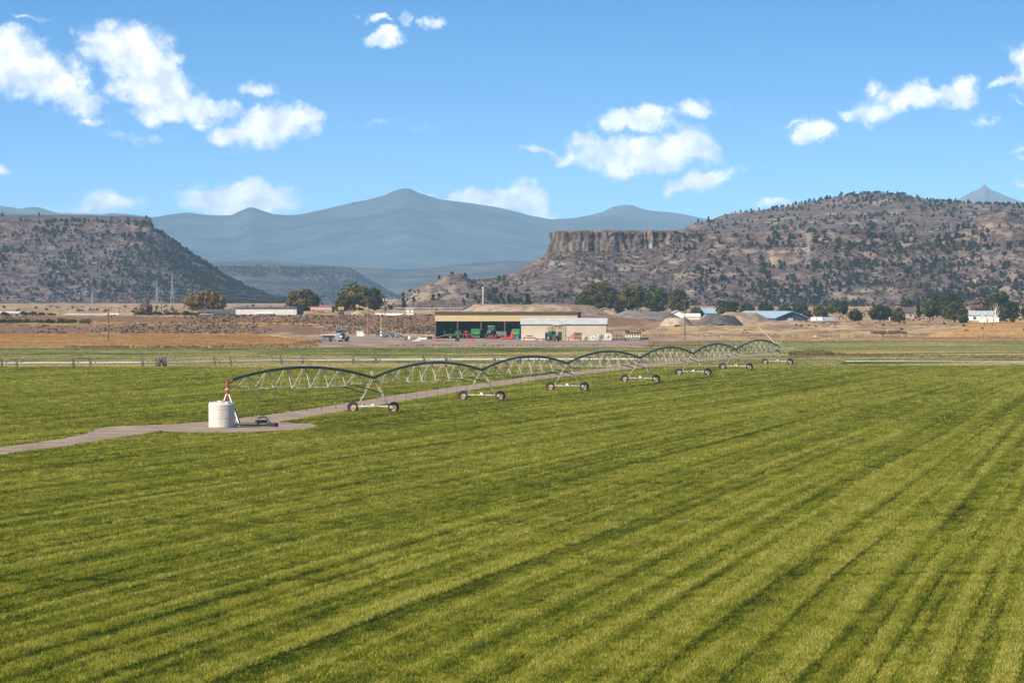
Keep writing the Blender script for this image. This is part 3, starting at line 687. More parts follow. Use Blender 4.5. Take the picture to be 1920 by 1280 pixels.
# ------------------------------------------------------------------ tank beside the pivot
M_poly = mat('tank_plastic', (.58, .53, .45), .5, 0, .10, 1.2, c2=(.44, .39, .31), stretch=(2.2, 2.2, .35), lo=.42, hi=.72)
tk = thing('water_tank', 'squat white plastic water tank with ribbed side standing by the red pivot riser', 'tank', (xat(415.5, 386.2), 386.2, .022))
R = 1.21
MB().lathe([(R - .04, 0), (R, .05), (R, .72), (R - .025, .75), (R - .025, .80), (R, .83), (R, 1.52), (R - .025, 1.55), (R - .025, 1.59), (R, 1.62), (R + .015, 2.02), (R + .03, 2.06), (R + .015, 2.12), (R - .05, 2.20)], n=40).build('shell', M_poly, tk, smooth=False)
MB().lathe([(R - .05, 2.20), (.95, 2.30), (.5, 2.36), (0, 2.38)], n=40).build('dome', M_poly, tk)
lidp = MB().lathe([(.3, 2.33), (.32, 2.44), (.28, 2.47), (0, 2.48)], (-.1, -.1, 0), n=18).build('lid', M_poly, tk)
for a in (0.9, 2.2, 3.5, 5.4):
    MB().box(math.cos(a) * 1.0, math.sin(a) * 1.0, 2.27, .32, .42, .2, a, .8).build('lifting_lug', M_poly, tk)
MB().tube((1.0, -.75, .15), (1.45, -.85, .15), .06, 8).tube((1.42, -.85, .15), (1.42, -.85, .4), .05, 6).build('outlet', M_black, tk)
# black pipes and junk by the tank, sized up to take in their dark shadow
ld = thing('pipe_clutter', 'black pipes, hose and junk lying on the gravel beside the water tank', 'clutter', (xat(478, 390), 390, .03)); ld.scale = (1.25, 1.25, 1.45)
MB().tube((-1.7, .7, .1), (1.2, -.2, .12), .11, 8).build('pipe', M_black, ld)
MB().tube((.2, .9, .08), (1.7, -1.2, .12), .14, 8).build('pipe', M_black, ld)
MB().path([(.2, .6, .5), (.6, .3, .62), (.9, .0, .5), (1.2, -.3, .15)], .07, 6).build('hose', M_hose, ld)
MB().box(.45, .3, .22, .8, .5, .34, .4).build('junk_box', M_black, ld)

# ------------------------------------------------------------------ wheel line
M_alu = mat('aluminium_pipe', (.80, .75, .68), .5, 0, .1, 1)
M_wheel = mat('wheel_line_steel', (.19, .145, .115), .6, .3, .3, 2)
def wly(px): return float(np.interp(px, [-60, 267, 402, 567, 700, 1250], [698, 703, 714, 728, 733, 742]))
wl = thing('wheel_line', 'long white wheel line irrigation pipe carried on spoked wheels along the pasture edge', 'irrigation line', (xat(300, 704), 704, 0))
OW = Vector(wl.location)
pts = [Vector((xat(p, wly(p)), wly(p), .86 + .015 * math.sin(p * .09))) - OW for p in range(-60, 1240, 20)]
MB().path(pts, .105, 8).build('pipe', M_alu, wl, smooth=True)
wm_ = MB().lathe([(.77, -.06), (.86, -.08), (.89, 0), (.86, .08), (.77, .06), (.77, -.06)], axis='X', n=28)
for q in range(8):
    a = math.pi * 2 * q / 8; wm_.tube((0, 0, 0), (0, math.cos(a) * .82, math.sin(a) * .82), .022, 4)
for q in range(28):
    a = math.pi * 2 * q / 28; wm_.box(0, math.cos(a) * .87, math.sin(a) * .87, .13, .05, .05)
wm_.tube((-.16, 0, 0), (.16, 0, 0), .15, 8)
w0 = None
for p in (3, 31, 137, 169, 267, 402.3, 432.4, 526.7, 566.5, 661.8, 704, 794.8, 835.8, 926.6, 974, 1030.7, 1078.5, 1132, 1196):
    if w0 is None: w0 = wm_.build('wheel', M_wheel, wl); ob = w0
    else: ob = w0.copy(); col.objects.link(ob)
    ob.location = Vector((xat(p, wly(p)), wly(p), .86)) - OW; ob.rotation_euler = (p * .37, 0, .3)
mv = MB().box(0, 0, .52, 1.3, .12, .1).box(0, .9, .52, 1.3, .12, .1).box(-.6, .45, .5, .1, 1, .1).box(.6, .45, .5, .1, 1, .1).build('mover_frame', M_wheel, wl); mv.location = Vector((xat(302, 704), 704, 0)) - OW
for dx in (-.75, -.3, .35, .8):
    ob = w0.copy(); col.objects.link(ob); ob.parent = mv; ob.name = 'drive_wheel'; ob.location = (dx, .4 if dx in (-.3, .35) else -.25, .88); ob.rotation_euler = (dx, 0, .22); ob.scale = (1.2, 1.05, 1.05)
MB().box(.1, .3, 1.1, .55, .6, .45).tube((.1, .3, 1.3), (.1, .3, 1.6), .08, 6).build('engine', mat('engine_blue', (.10, .16, .24), .5), mv)
# buried main line showing white along the far edge of the crop
ml = MB().path([(xat(p, 752 - (p - 1590) * .01), 752 - (p - 1590) * .01, .30) for p in range(1585, 2100, 15)], .045, 8).build('main_pipe', M_alu)
tag(ml, 'thin white irrigation pipe lying on the ground along the crop edge', 'pipe')

# ------------------------------------------------------------------ farm buildings
M_tanm = mat('tan_metal', (.51, .38, .18), .55, .0, .06, .4)
M_cream = mat('cream_metal', (.52, .43, .30), .6, 0, .07, .35)
M_offc = mat('pale_cream_metal', (.58, .50, .38), .6, 0, .08, .5)
M_creamd = mat('dark_cream_metal', (.38, .29, .17), .65, 0, .08, .35)  # darker cream tone for the patch panel, huts and bin
M_roofg = mat('grey_roof_sheet', (.44, .42, .38), .6, 0, .12, .5)
M_wallw = mat('chalky_white_wall', (.50, .47, .42), .8, 0, .10, .4)
M_brown = mat('brown_trim', (.12, .075, .055), .7, 0, .2, 1)
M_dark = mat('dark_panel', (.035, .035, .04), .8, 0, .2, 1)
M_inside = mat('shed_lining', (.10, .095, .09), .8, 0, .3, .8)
M_glass = mat('window_glass', (.04, .05, .06), .1, 0, .2, 1, spec=.6)
def corr(mb, x0, x1, y, z0, z1, pitch=.9, depth=.06):
    """corrugated wall facing -Y"""
    n = max(2, int((x1 - x0) / pitch)); 
    for i in range(n):
        a = x0 + (x1 - x0) * i / n; b = x0 + (x1 - x0) * (i + 1) / n; c = a + (b - a) * .72
        mb.add([(a, y, z0), (c, y, z0), (c, y, z1), (a, y, z1)], [(0, 1, 2, 3)])
        mb.add([(c, y, z0), (c + .04, y - depth, z0), (b - .04, y - depth, z0), (b, y, z0), (c, y, z1), (c + .04, y - depth, z1), (b - .04, y - depth, z1), (b, y, z1)], [(0, 1, 5, 4), (1, 2, 6, 5), (2, 3, 7, 6)])
    return mb
BY = 1172.0
barn = thing('machine_shed', 'long tan open-fronted machinery shed with dark bays and brown posts', 'shed', (xat(815, BY), BY, .01), math.radians(-4.0))
BW = m(266, BY) + .4; BD = 16.0
fb = MB().box(BW / 2, .12, 5.99, BW - .1, .2, 2.42).build('fascia', M_tanm, barn)
MB().prism([(-.75, 7.22), (-.75, 7.42), (BD + .4, 7.3), (BD + .4, 7.1)], -.5, BW + .5).build('roof', M_brown, barn)
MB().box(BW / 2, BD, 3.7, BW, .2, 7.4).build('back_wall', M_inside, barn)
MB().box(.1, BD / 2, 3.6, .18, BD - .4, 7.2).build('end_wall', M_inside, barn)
MB().box(BW - .05, BD / 2, 3.6, .18, BD - .4, 7.2).build('end_wall', M_dark, barn)  # near-black colour carries the shade of the end facing away from the sun
for i, px in enumerate((815.5, 857, 901, 945.5, 990, 1035, 1079)):
    MB().box(m(px - 815, BY) + .15, .25, 2.4, .32, .3, 4.79).build('post', M_brown, barn)
for i in range(9): MB().box(2 + i * (BW - 4) / 8, BD - .25, 3.6, .22, .22, 7.1).build('wall_stud', M_dark, barn)
for zz in (1.4, 2.8, 4.2, 5.6): MB().box(BW / 2, BD - .16, zz, BW - .4, .12, .14).build('wall_girt', M_brown, barn)

SY = 1119.0
shed = thing('metal_shed', 'low cream metal shed with grey sloping roof and black doorway beside the tan shed', 'shed', (xat(977, SY), SY, .01), math.radians(-2.0))
SW = m(160, SY); SD = 11.0
corr(MB(), 0, SW, 0, 0, 4.3, .45, .03).build('front_wall', M_cream, shed)
MB().box(SW / 2, SD / 2 + .1, 2.1, SW - .04, SD, 4.2).build('shed_body', M_cream, shed)
MB().box(SW + .03, SD / 2, 2.15, .1, SD, 4.3).build('end_wall', M_dark, shed)  # dark slab: shade on this end of the cream shed put into its colour
MB().prism([(-.35, 4.28), (-.35, 4.38), (SD * .5, 5.95), (SD + .3, 4.4), (SD + .3, 4.28), (SD * .5, 5.8)], -.25, SW + .25).build('roof', M_roofg, shed)
MB().box(SW * .34 + 1.7, -.09, 2.14, 4.9, .08, 4.2).build('patch_panel', M_creamd, shed)
dr = MB().box(SW * .452, -.16, 1.15, 1.05, .06, 2.25).build('door', M_dark, shed); MB().box(SW * .452 - .58, -.16, 1.15, .1, .1, 2.35).build('door_frame', M_cream, dr)
MB().box(SW * .452, -.2, 3.4, .25, .2, .25).build('lamp', M_black, shed)
corr(MB(), .6, 6.4, -.9, 0, 2.1, .5, .06).box(3.5, -.5, 1.05, 5.8, .7, 2.1).build('lean_to', M_offc, shed)
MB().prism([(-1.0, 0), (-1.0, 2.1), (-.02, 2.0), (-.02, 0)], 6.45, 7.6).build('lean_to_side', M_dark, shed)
MB().box(SW * .42, -.45, 4.2, 2.3, .2, .1).build('light_strip', M_white, shed)

def gable(name, label, cat, px0, px1, toprow, Y, wallm, roofm, orient='eave', depth=9.0, wallfrac=.6, rz=0, windows=2, door=False, base=None, group=None, over=.35):
    w = m(px1 - px0, Y); X = xat((px0 + px1) / 2, Y); gz_ = g1(X, Y) if base is None else base; h = zrow(toprow, Y) - gz_
    t = thing(name, label, cat, (X, Y, gz_ - .05), rz, group); hw = h * wallfrac
    if orient == 'eave':
        MB().prism([(0, 0), (0, hw), (depth / 2, h - .12), (depth, hw), (depth, 0)], -w / 2, w / 2).build('wall', wallm, t)
        MB().prism([(-over, hw - .06), (-over, hw + .1), (depth / 2, h + .12), (depth + over, hw + .1), (depth + over, hw - .06), (depth / 2, h - .08)], -w / 2 - over, w / 2 + over).build('roof', roofm, t)
    else:
        MB().prism([(-w / 2, 0), (-w / 2, hw), (0, h - .12), (w / 2, hw), (w / 2, 0)], 0, depth, 'Y').build('wall', wallm, t)
        MB().prism([(-w / 2 - over, hw - .1), (-w / 2 - over, hw + .1), (0, h + .12), (w / 2 + over, hw + .1), (w / 2 + over, hw - .1), (0, h - .08)], -over, depth + over, 'Y').build('roof', roofm, t)
    for i in range(windows):
        x = (-.5 + (i + .5) / windows) * w * .9; ww = min(1.4, w * .12)
        wd = MB().box(x, -.05, hw * .55, ww, .08, min(1.2, hw * .4)).build('window', M_glass, t)
        MB().box(x, -.07, hw * .55 - min(1.2, hw * .4) / 2 - .06, ww + .3, .14, .1).build('sill', M_white, wd)
    if door: MB().box(w * door, -.06, hw * .42, min(3, w * .16), .08, hw * .84).build('door', M_white, t)
    return t
M_blueroof = mat('pale_blue_roof', (.34, .43, .47), .45, .2, .12, .5)
M_navy = mat('navy_metal', (.06, .085, .12), .6, 0, .15, .5)
M_greenr = mat('pale_green_roof', (.42, .45, .40), .5, .1, .12, .6)
M_rust = mat('rust_red', (.42, .06, .04), .65, 0, .3, 1.2)
M_orange = mat('orange_paint', (.55, .22, .05), .6, 0, .2, 1)
M_yellow = mat('yellow_paint', (.46, .32, .10), .6, 0, .2, 1)
M_brick = mat('beige_wall', (.42, .33, .24), .8, 0, .15, .6)
M_dkroof = mat('charcoal_roof', (.09, .08, .08), .8, 0, .2, .6)

gable('barn', 'white metal barn behind a row of dark pointed shrubs', 'barn', -22, 35, 584, 1440, M_wallw, M_wallw, 'eave', 10, .5, windows=0)
gable('low_house', 'long low house with pale cream hip roof beyond the stubble field', 'house', 124, 199, 588.5, 1400, M_brick, M_wallw, 'eave', 10, .5, windows=3)
gable('hut', 'tiny white hut beyond the brown bank', 'hut', 206, 221, 588, 1420, M_white, M_white, 'eave', 3, .6, windows=1)
gable('farmhouse', 'dark brown low house with wide charcoal roof under the orange tree', 'house', 372, 440, 580, 1440, M_brick, M_dkroof, 'eave', 10, .45, windows=2)
gable('porch_annex', 'small brown annex with pale doorway beside the white warehouse', 'annex', 400, 441, 587, 1425, M_brown, M_dkroof, 'eave', 4, .7, windows=1, door=.1)
wh = gable('warehouse', 'long white warehouse with dark eaves on top of the brown bank', 'warehouse', 441, 557, 575.5, 1400, M_wallw, M_dkroof, 'eave', 12, .86, rz=math.radians(-7), windows=0)
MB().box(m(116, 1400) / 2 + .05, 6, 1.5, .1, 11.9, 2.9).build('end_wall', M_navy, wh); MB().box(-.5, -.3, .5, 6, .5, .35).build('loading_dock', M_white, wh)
gable('blue_house', 'blue-grey gabled house with white garage door between two big trees', 'house', 594, 624, 552, 2500, M_navy, M_navy, 'gable', 14, .5, windows=0, door=.0)
gable('white_shack', 'narrow white control shack beside the pipe rack on the bank', 'shack', 762, 775, 577, 1400, M_white, M_white, 'eave', 3, .9, windows=1)
gable('tan_workshop', 'tan workshop with tall silver flue behind the machine shed', 'workshop', 886, 925, 570, 1450, M_creamd, M_brown, 'eave', 9, .85, windows=0)
st = thing('flue_stack', 'tall thin silver flue stack rising behind the tan machine shed', 'chimney', at(906, 1446))
MB().tube((0, 0, 0), (0, 0, zrow(541, 1446) - g1(xat(906, 1446), 1446)), .34, 10).build('stack', M_galv, st); MB().lathe([(.42, 0), (.42, .5), (.2, .8)], (0, 0, zrow(542, 1446) - g1(xat(906, 1446), 1446)), n=10).build('cap', M_galv, st)
gable('gravel_hut', 'tan gabled hut half hidden behind the dark gravel heap', 'hut', 1117, 1152, 577, 1460, M_creamd, M_creamd, 'gable', 8, .55, windows=0)
gable('greenhouse', 'pale green gabled greenhouse beyond the gravel piles', 'greenhouse', 1255, 1286, 582, 1500, M_white, M_greenr, 'gable', 12, .5, windows=0)
gable('long_roof_shed', 'low white roofed shed beside the pale greenhouse', 'shed', 1284, 1312, 588, 1490, M_white, M_white, 'eave', 6, .5, windows=0)
gable('blue_roof_shed', 'shed with faded blue roof beside the round dark trees', 'shed', 1316, 1346, 578, 1600, M_blueroof, M_blueroof, 'eave', 9, .4, windows=0)
bb = gable('blue_barn', 'large blue barn with pale roof and white door in its dark gable', 'barn', 1452, 1518, 583.5, 1410, M_navy, M_blueroof, 'gable', 34, .30, rz=math.radians(24), windows=0, door=-.05)
for i, (a, b) in enumerate(((1521, 1531), (1532.5, 1542), (1543, 1565))):
    X = xat((a + b) / 2, 1385); bx_ = thing('container', ('white storage box parked past the blue barn', 'second white storage box past the blue barn', 'long pale blue trailer box past the white storage boxes')[i], 'container', (X, 1385, g1(X, 1385)), 0)
    MB().box(0, 1, .95, m(b - a, 1385), 2, 1.3).build('body', (M_white, M_white, M_blueroof)[i], bx_); MB().box(0, 1, .2, m(b - a, 1385) * .7, 1.6, .36).build('skid', M_black, bx_)
gable('carport', 'dark roofed open carport among the trees below the hill', 'carport', 1640, 1678, 564.5, 1750, M_brown, M_dkroof, 'gable', 8, .55, windows=0)
gable('cottage', 'small pinkish cottage with brown roof between trees', 'house', 1689, 1714, 576, 1480, M_brick, M_brown, 'eave', 8, .55, windows=2)
hs = gable('white_house', 'white house with pale green roof under the big trees', 'house', 1815, 1861, 583, 1392, M_white, M_greenr, 'eave', 9, .62, rz=math.radians(-12), windows=2)
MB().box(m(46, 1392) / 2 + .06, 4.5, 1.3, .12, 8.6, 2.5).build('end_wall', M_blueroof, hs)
for i, (a, b) in enumerate(((1838, 1850), (1852.5, 1862), (1863.5, 1873))):
    gable('garden_shed', ('largest white garden shed in front of the white house', 'middle white garden shed in the row by the white house', 'white garden shed of the row beside the bare tree')[i], 'shed', a, b, 592 + i * .6, 1372, M_white, M_white, 'gable', 2.5, .7, windows=0, door=.0, over=.15)
# screening plant and conveyor on the bank
sc = thing('screening_plant', 'red and orange gravel screening plant on the bank', 'machine', at(602, 1400))
MB().box(0, 1.5, 2.2, 7.2, 2.6, .7).build('hopper', M_roofg, sc); MB().box(-.4, 1.5, 2.8, 8, 2.7, .35).build('screen_deck', M_rust, sc); MB().box(0, 1.5, 1.65, 7.4, 2.7, .22).build('girder', M_orange, sc)
for x in (-3.6, -1.2, 1.2, 3.6): MB().box(x, .5, .8, .22, .22, 1.6).build('leg', M_orange, sc)
MB().box(3.9, 1.5, 2.0, .9, 1.8, 2.2).build('drive_housing', M_dark, sc)
cv = thing('conveyor', 'yellow inclined gravel conveyor above a sand heap', 'conveyor', at(690, 1395))
MB().tube((-3.8, 0, 3.15), (4.6, 0, .25), .28, 6).build('belt_boom', M_yellow, cv); MB().tube((-3.4, 0, 2.9), (-3.4, 0, 0), .12, 5).build('leg', M_yellow, cv); MB().tube((-.4, 0, 1.9), (-1.6, 0, 0), .1, 5).build('leg', M_yellow, cv); MB().box(-3.6, 0, 3.0, .9, .8, 1.0).build('head_drum', M_yellow, cv)
fd = thing('feed_hopper', 'square yellow feed hopper box on black legs on the bank', 'hopper', at(639, 1397)); MB().box(0, 1, 2.1, 1.8, 1.5, 1.0, 0, 1.1).build('box', M_yellow, fd)
for s in (-1, 1): MB().box(s * .7, .6, .85, .18, .18, 1.7).build('leg', M_black, fd)
MB().box(.3, 1, .5, 1.5, 1.2, .9).build('engine', M_dark, fd)
rk = thing('pipe_rack', 'long low rack of grey pipes on the bank behind the yard', 'pipe rack', at(800, 1392))
for zz in (1.1, 2.55): MB().tube((-11, 0, zz), (12, 0, zz), .14, 6).build('pipe', M_galv, rk)
for x in (-11, -7, -3, 1, 5, 9): MB().box(x, 0, 1.25, .16, .16, 2.55).build('post', M_galv, rk)
MB().box(-12.5, .2, .45, 9.5, .6, .8).build('trough', M_white, rk)
# stockpiles
def pile(name, label, px, Y, wpx, toprow, depth, material, flat=.35, seed=0, lean=0, cat='gravel pile'):
    X = xat(px, Y); gz_ = g1(X, Y); h = zrow(toprow, Y) - gz_ + .3; w = m(wpx, Y) / 2
    xs_ = np.linspace(-1.05, 1.05, 56); ys_ = np.linspace(-1.05, 1.05, 30); A, B = np.meshgrid(xs_, ys_)
    r = np.maximum(np.abs(A - lean * .3 * (1 - np.abs(A))), 0) ** 1.0; r = np.hypot(r, B * .9); r = r + .10 * (fbm(A * 2 + seed, B * 2, seed, 3) - .5)
    Z = h * np.clip((1 - r) / (1 - flat), 0, 1) ** .95 + (fbm(A * 5, B * 5, seed + 9, 3) - .5) * .1 * h * (r < 1) - .3 - .6 * (r >= 1)
    Z = Z + G(X + A * w, Y + B * depth / 2) - gz_
    o = npmesh(name, np.stack([A * w, B * depth / 2, Z], -1).reshape(-1, 3), gridfaces(30, 56), material, smooth=True); o.location = (X, Y, gz_)
    return tag(o, label, cat)
M_gravel = land_material('grey_gravel', [(.13, .10, .09), (.17, .135, .115), (.21, .165, .14)], .4, bump=.3)
M_dkgrav = land_material('dark_gravel', [(.06, .052, .048), (.09, .075, .066), (.12, .10, .085)], .5, bump=.4)
M_earth = land_material('brown_earth', [(.20, .135, .085), (.28, .19, .12), (.36, .25, .155)], .3, bump=.4)
M_sand = land_material('sand', [(.27, .20, .12), (.34, .255, .16), (.40, .31, .20)], .4, bump=.2)
pile('earth_bank', 'broad flat-topped brown earth bank behind the machine shed', 1000, 1440, 300, 571, 40, M_earth, .75, 3, cat='earth bank')
pile('gravel_pile', 'smooth grey-brown gravel mound past the cream shed', 1215, 1395, 150, 584, 34, M_gravel, .55, 5)
pile('pale_pile', 'low pale tan sand pile in front of the grey gravel mound', 1268, 1345, 66, 596.5, 12, M_sand, .6, 6, cat='sand pile')
pile('dark_pile', 'steep dark grey gravel pile on the tan flat', 1350, 1340, 92, 590.5, 15, M_dkgrav, .55, 8)
pile('earth_mound', 'lumpy brown earth mound behind the dark gravel pile', 1390, 1385, 130, 586, 26, M_earth, .45, 9, cat='earth mound')
pile('rubble_ridge', 'long low ridge of broken earth in front of the blue barn', 1470, 1352, 190, 601, 12, M_earth, .3, 12, cat='earth mound')
pile('sand_heap', 'small yellow sand heap under the conveyor', 672, 1398, 44, 582, 6, M_sand, .15, 10, cat='sand pile')

# ------------------------------------------------------------------ poles and pylons
M_wood = mat('pole_wood', (.16, .09, .055), .85, 0, .3, .8)
M_woodg = mat('weathered_pole', (.20, .17, .14), .85, 0, .3, .8)
def pole(label, px, Y, toprow, arms=1, cans=0, material=None, r=.17, base=None):
    p = at(px, Y); h = zrow(toprow, Y) - p.z; t = thing('utility_pole', label, 'utility pole', p, rng.uniform(-.3, .3), 'utility poles')
    material = material or M_wood
    MB().tube((0, 0, -.2), (0, 0, h), r, 8, r * .7).build('shaft', material, t)
    for a in range(arms):
        ca = MB().box(0, -.16, h - .35 - a * .8, 2.3, .12, .14).build('crossarm', material, t)
        for x in (-1.0, -.45, .45, 1.0): MB().lathe([(.05, 0), (.08, .1), (.03, .2)], (x, -.16, h - .28 - a * .8), n=6).build('insulator', M_galv, ca)
    for c in range(cans):
        MB().lathe([(.22, 0), (.25, .05), (.25, .75), (.12, .9)], (-.42 + .84 * c, -.1, h - 1.9), n=10).build('transformer', M_galv, t)
    return t
pole('brown pole standing alone at the edge of the golden stubble field', 203, 1094, 578)
pole('tall brown pole by the farm road past the planter', 1284, 1134, 562, 1)
pole('orange-brown bare pole behind the gravel yard', 690, 1240, 568, 0, 0, M_orange and mat('new_pole', (.30, .14, .06), .8))
pole('tall pole carrying grey transformers above the scrap heap', 722, 1262, 553, 2, 2)
pole('dark thin pole behind the parked truck', 635, 1290, 579, 0, 0, M_woodg, .12)
pole('short pole with two white transformers beyond the hedge', 303, 1460, 566, 1, 2, M_woodg, .15)
pole('thin pole with crossarm beside the dark bushes', 113, 1430, 574, 1, 0, M_woodg, .13)
pole('slim grey pole near the bare grey bush', 223, 1445, 575, 1, 1, M_woodg, .12)
pole('yellowish stub pole beside the transformer pole', 714.5, 1258, 588, 0, 0, mat('pale_pole', (.45, .33, .18), .8), .14)
pole('thin pole above the white pipe rack', 769, 1410, 566, 0, 0, M_woodg, .11)
M_pyl = mat('pylon_steel', (.30, .32, .35), .5, .2, .1, 1)
def pylon(label, X, Y, z, h):
    t = thing('transmission_tower', label, 'pylon', (X, Y, z), .3, 'transmission towers')
    w0, w1 = h * .13, h * .03; r = .06
    def c(k, zz):
        ww = (w0 + (w1 - w0) * min(1, zz / (h * .7))); return Vector(((1, 1, -1, -1)[k] * ww / 2, (1, -1, -1, 1)[k] * ww / 2, zz))
    for k in range(4): MB().path([c(k, 0), c(k, h * .7), c(k, h)], r, 4).build('leg', M_pyl, t)
    lv = [h * f for f in (0, .16, .3, .43, .55, .66, .78, .9, 1)]
    for i in range(len(lv) - 1):
        b = MB()
        for k in range(4): b.tube(c(k, lv[i]), c((k + 1) % 4, lv[i + 1]), r * .6, 3).tube(c((k + 1) % 4, lv[i]), c(k, lv[i + 1]), r * .6, 3)
        b.build('bracing', M_pyl, t)
    for f, l in ((.74, .16), (.86, .2), (.98, .14)):
        MB().tube((-h * l, 0, h * f), (h * l, 0, h * f), r, 4).tube((-h * l, 0, h * f), (0, 0, h * (f + .05)), r * .6, 3).tube((h * l, 0, h * f), (0, 0, h * (f + .05)), r * .6, 3).build('crossarm', M_pyl, t)
    return t
for lab, px, Y, top in (('tallest steel lattice tower below the wooded mesa', 323, 2850, 515), ('steel lattice tower standing close beside the tallest one', 294, 2880, 527), ('shortest steel lattice tower, standing apart along the line below the wooded mesa', 173, 2900, 536)):
    X = xat(px, Y); z = g1(X, Y); pylon(lab, X, Y, z, zrow(top, Y) - z)
X = xat(1515, 2410); z = float(zright(np.array([X]), np.array([2410.0]))[0]); pylon('steel lattice tower on the juniper hillside', X, 2410, z - .5, 19)
for i, zt in enumerate((544, 551, 558)):
    c = MB().path([(xat(p, 2850), 2850, zrow(zt + 5 * math.sin((p % 150) / 150 * math.pi), 2850)) for p in range(60, 520, 15)], .045, 4).build('power_line', M_pyl)
    tag(c, ('topmost', 'middle', 'lowest')[i] + ' thin power cable strung in front of the wooded mesa', 'power cable')
# posts along the road on the right
for i, (px, row, top) in enumerate(((1573, 645, 626), (1655, 645.5, 628), (1732, 646, 630), (1822, 657, 643), (1904, 648, 634))):
    Y = yflat(row); X = xat(px, Y); t = thing('fence_post', 'weathered wooden post in the row along the farm road', 'post', (X, Y, 0), 0, 'posts along the road')
    MB().tube((0, 0, -.1), (0, 0, m(row - top, Y)), .11, 6, .09).build('shaft', M_woodg, t); MB().box(0, 0, m(row - top, Y) * .92, .5, .08, .1).build('crosspiece', M_woodg, t)
post0 = None
for i in range(26):
    px = 1240 + i * 27; Y = 1155 + i * .6; X = xat(px, Y)
    if post0 is None:
        post0 = MB().tube((0, 0, -.1), (0, 0, 1.25), .06, 6).box(0, 0, 1.0, .14, .05, .04).build('fence_stake', M_woodg); o = post0
    else: o = post0.copy(); col.objects.link(o)
    o.location = (X, Y, g1(X, Y)); o.rotation_euler = (rng.uniform(-.06, .06), rng.uniform(-.06, .06), 0); tag(o, 'thin grey stake in the field fence beyond the farm road', 'fence post', 'stakes of the field fence')
mk = thing('marker_post', 'red marker post with white top on the tan flat before the olive trees', 'marker', at(1668, 1335)); MB().tube((0, 0, 0), (0, 0, 1.5), .2, 8).build('post', M_rust, mk); MB().tube((0, 0, 1.5), (0, 0, 2.7), .14, 8).build('cap', M_white, mk)
ym = thing('yellow_sign', 'small yellow sign by the farm road', 'sign', at(1528, 1145)); MB().box(0, 0, .9, .9, .05, .55).build('panel', mat('sign_yellow', (.75, .45, .02), .5), ym); MB().tube((0, .05, 0), (0, .05, .9), .04, 6).build('stake', M_woodg, ym)

# ------------------------------------------------------------------ machinery and yard things
M_jd = mat('green_paint', (.018, .17, .042), .5, 0, .35, 1.4, spec=.4)
M_dgreen = mat('dark_green_paint', (.03, .11, .08), .5, 0, .2, 1)
M_red = mat('red_paint', (.38, .05, .035), .55, 0, .4, 2)
M_rorange = mat('red_orange_paint', (.50, .085, .035), .55, 0, .35, 1.8)
M_chrome = mat('chrome', (.62, .62, .62), .25, .8, .1, 2)
M_offw = mat('off_white', (.70, .64, .52), .6, 0, .12, 1)
M_steel = mat('worn_steel', (.26, .24, .22), .55, .4, .3, 2)
def wheel_on(parent, x, y, R, w, rim=M_offw, axis='X', name='wheel'):
    t = MB().lathe([(R * .55, -w / 2), (R * .9, -w / 2), (R, -w * .35), (R, w * .35), (R * .9, w / 2), (R * .55, w / 2), (R * .55, -w / 2)], (x, y, R), axis, 18).build(name, M_tyre, parent)
    MB().lathe([(0, -w * .3), (R * .3, -w * .36), (R * .56, -w * .2), (R * .56, w * .2), (R * .3, w * .36), (0, w * .3)], (x, y, R), axis, 14).build('rim', rim, t)
def tractor(label, px, Y, rz, body, s=1.0):
    t = thing('tractor', label, 'tractor', at(px, Y, .01), rz); t.scale = (s, s, s)
    MB().prism([(-2.6, .95), (-2.65, 1.55), (-2.4, 1.8), (-.6, 1.95), (-.6, .9)], -.45, .45).build('hood', body, t)
    MB().box(0, -2.66, 1.3, .7, .06, .5).build('grille', M_black, t)
    for s_ in (-1, 1): MB().box(s_ * .3, -2.7, 1.6, .2, .06, .14).build('headlight', M_yellow, t)
    MB().prism([(-.6, 1.0), (-.7, 1.9), (-.5, 2.85), (.9, 2.85), (1.0, 1.0)], -.75, .75).build('cab', M_glass, t)
    MB().box(0, .2, 2.93, 1.7, 1.7, .2, 0, .9).build('cab_roof', body, t)
    for s_ in (-1, 1): MB().box(s_ * .78, .55, 1.75, .5, 1.5, .12).build('fender', body, t); MB().tube((s_ * .76, -.58, 1.0), (s_ * .74, -.5, 2.85), .05, 5).build('cab_pillar', body, t)
    MB().tube((.4, -1.4, 1.85), (.4, -1.4, 2.8), .06, 6).build('exhaust', M_black, t); MB().box(0, -.8, .85, .5, 3.4, .4).build('chassis', M_black, t)
    for s_ in (-1, 1): wheel_on(t, s_ * .95, .7, .92, .5, M_yellow); wheel_on(t, s_ * .8, -2.0, .6, .36, M_yellow)
    return t
def baler(label, px, Y, rz, body):
    t = thing('round_baler', label, 'baler', at(px, Y, .01), rz)
    MB().prism([(-1.3, .7), (-1.55, 1.5), (-1.0, 2.3), (.2, 2.75), (1.2, 2.4), (1.6, 1.5), (1.2, .7), (0, .45)], -1.1, 1.1).build('body', body, t)
    MB().box(0, -1.5, 1.5, 1.3, .1, .25).build('decal_strip', M_yellow, t); MB().box(0, -1.6, .45, 1.9, .7, .35).build('pickup', M_steel, t)
    MB().tube((0, -1.4, .6), (0, -3.4, .55), .1, 6).build('tongue', body, t)
    for s_ in (-1, 1): wheel_on(t, s_ * 1.3, .3, .5, .35, M_yellow)
    return t
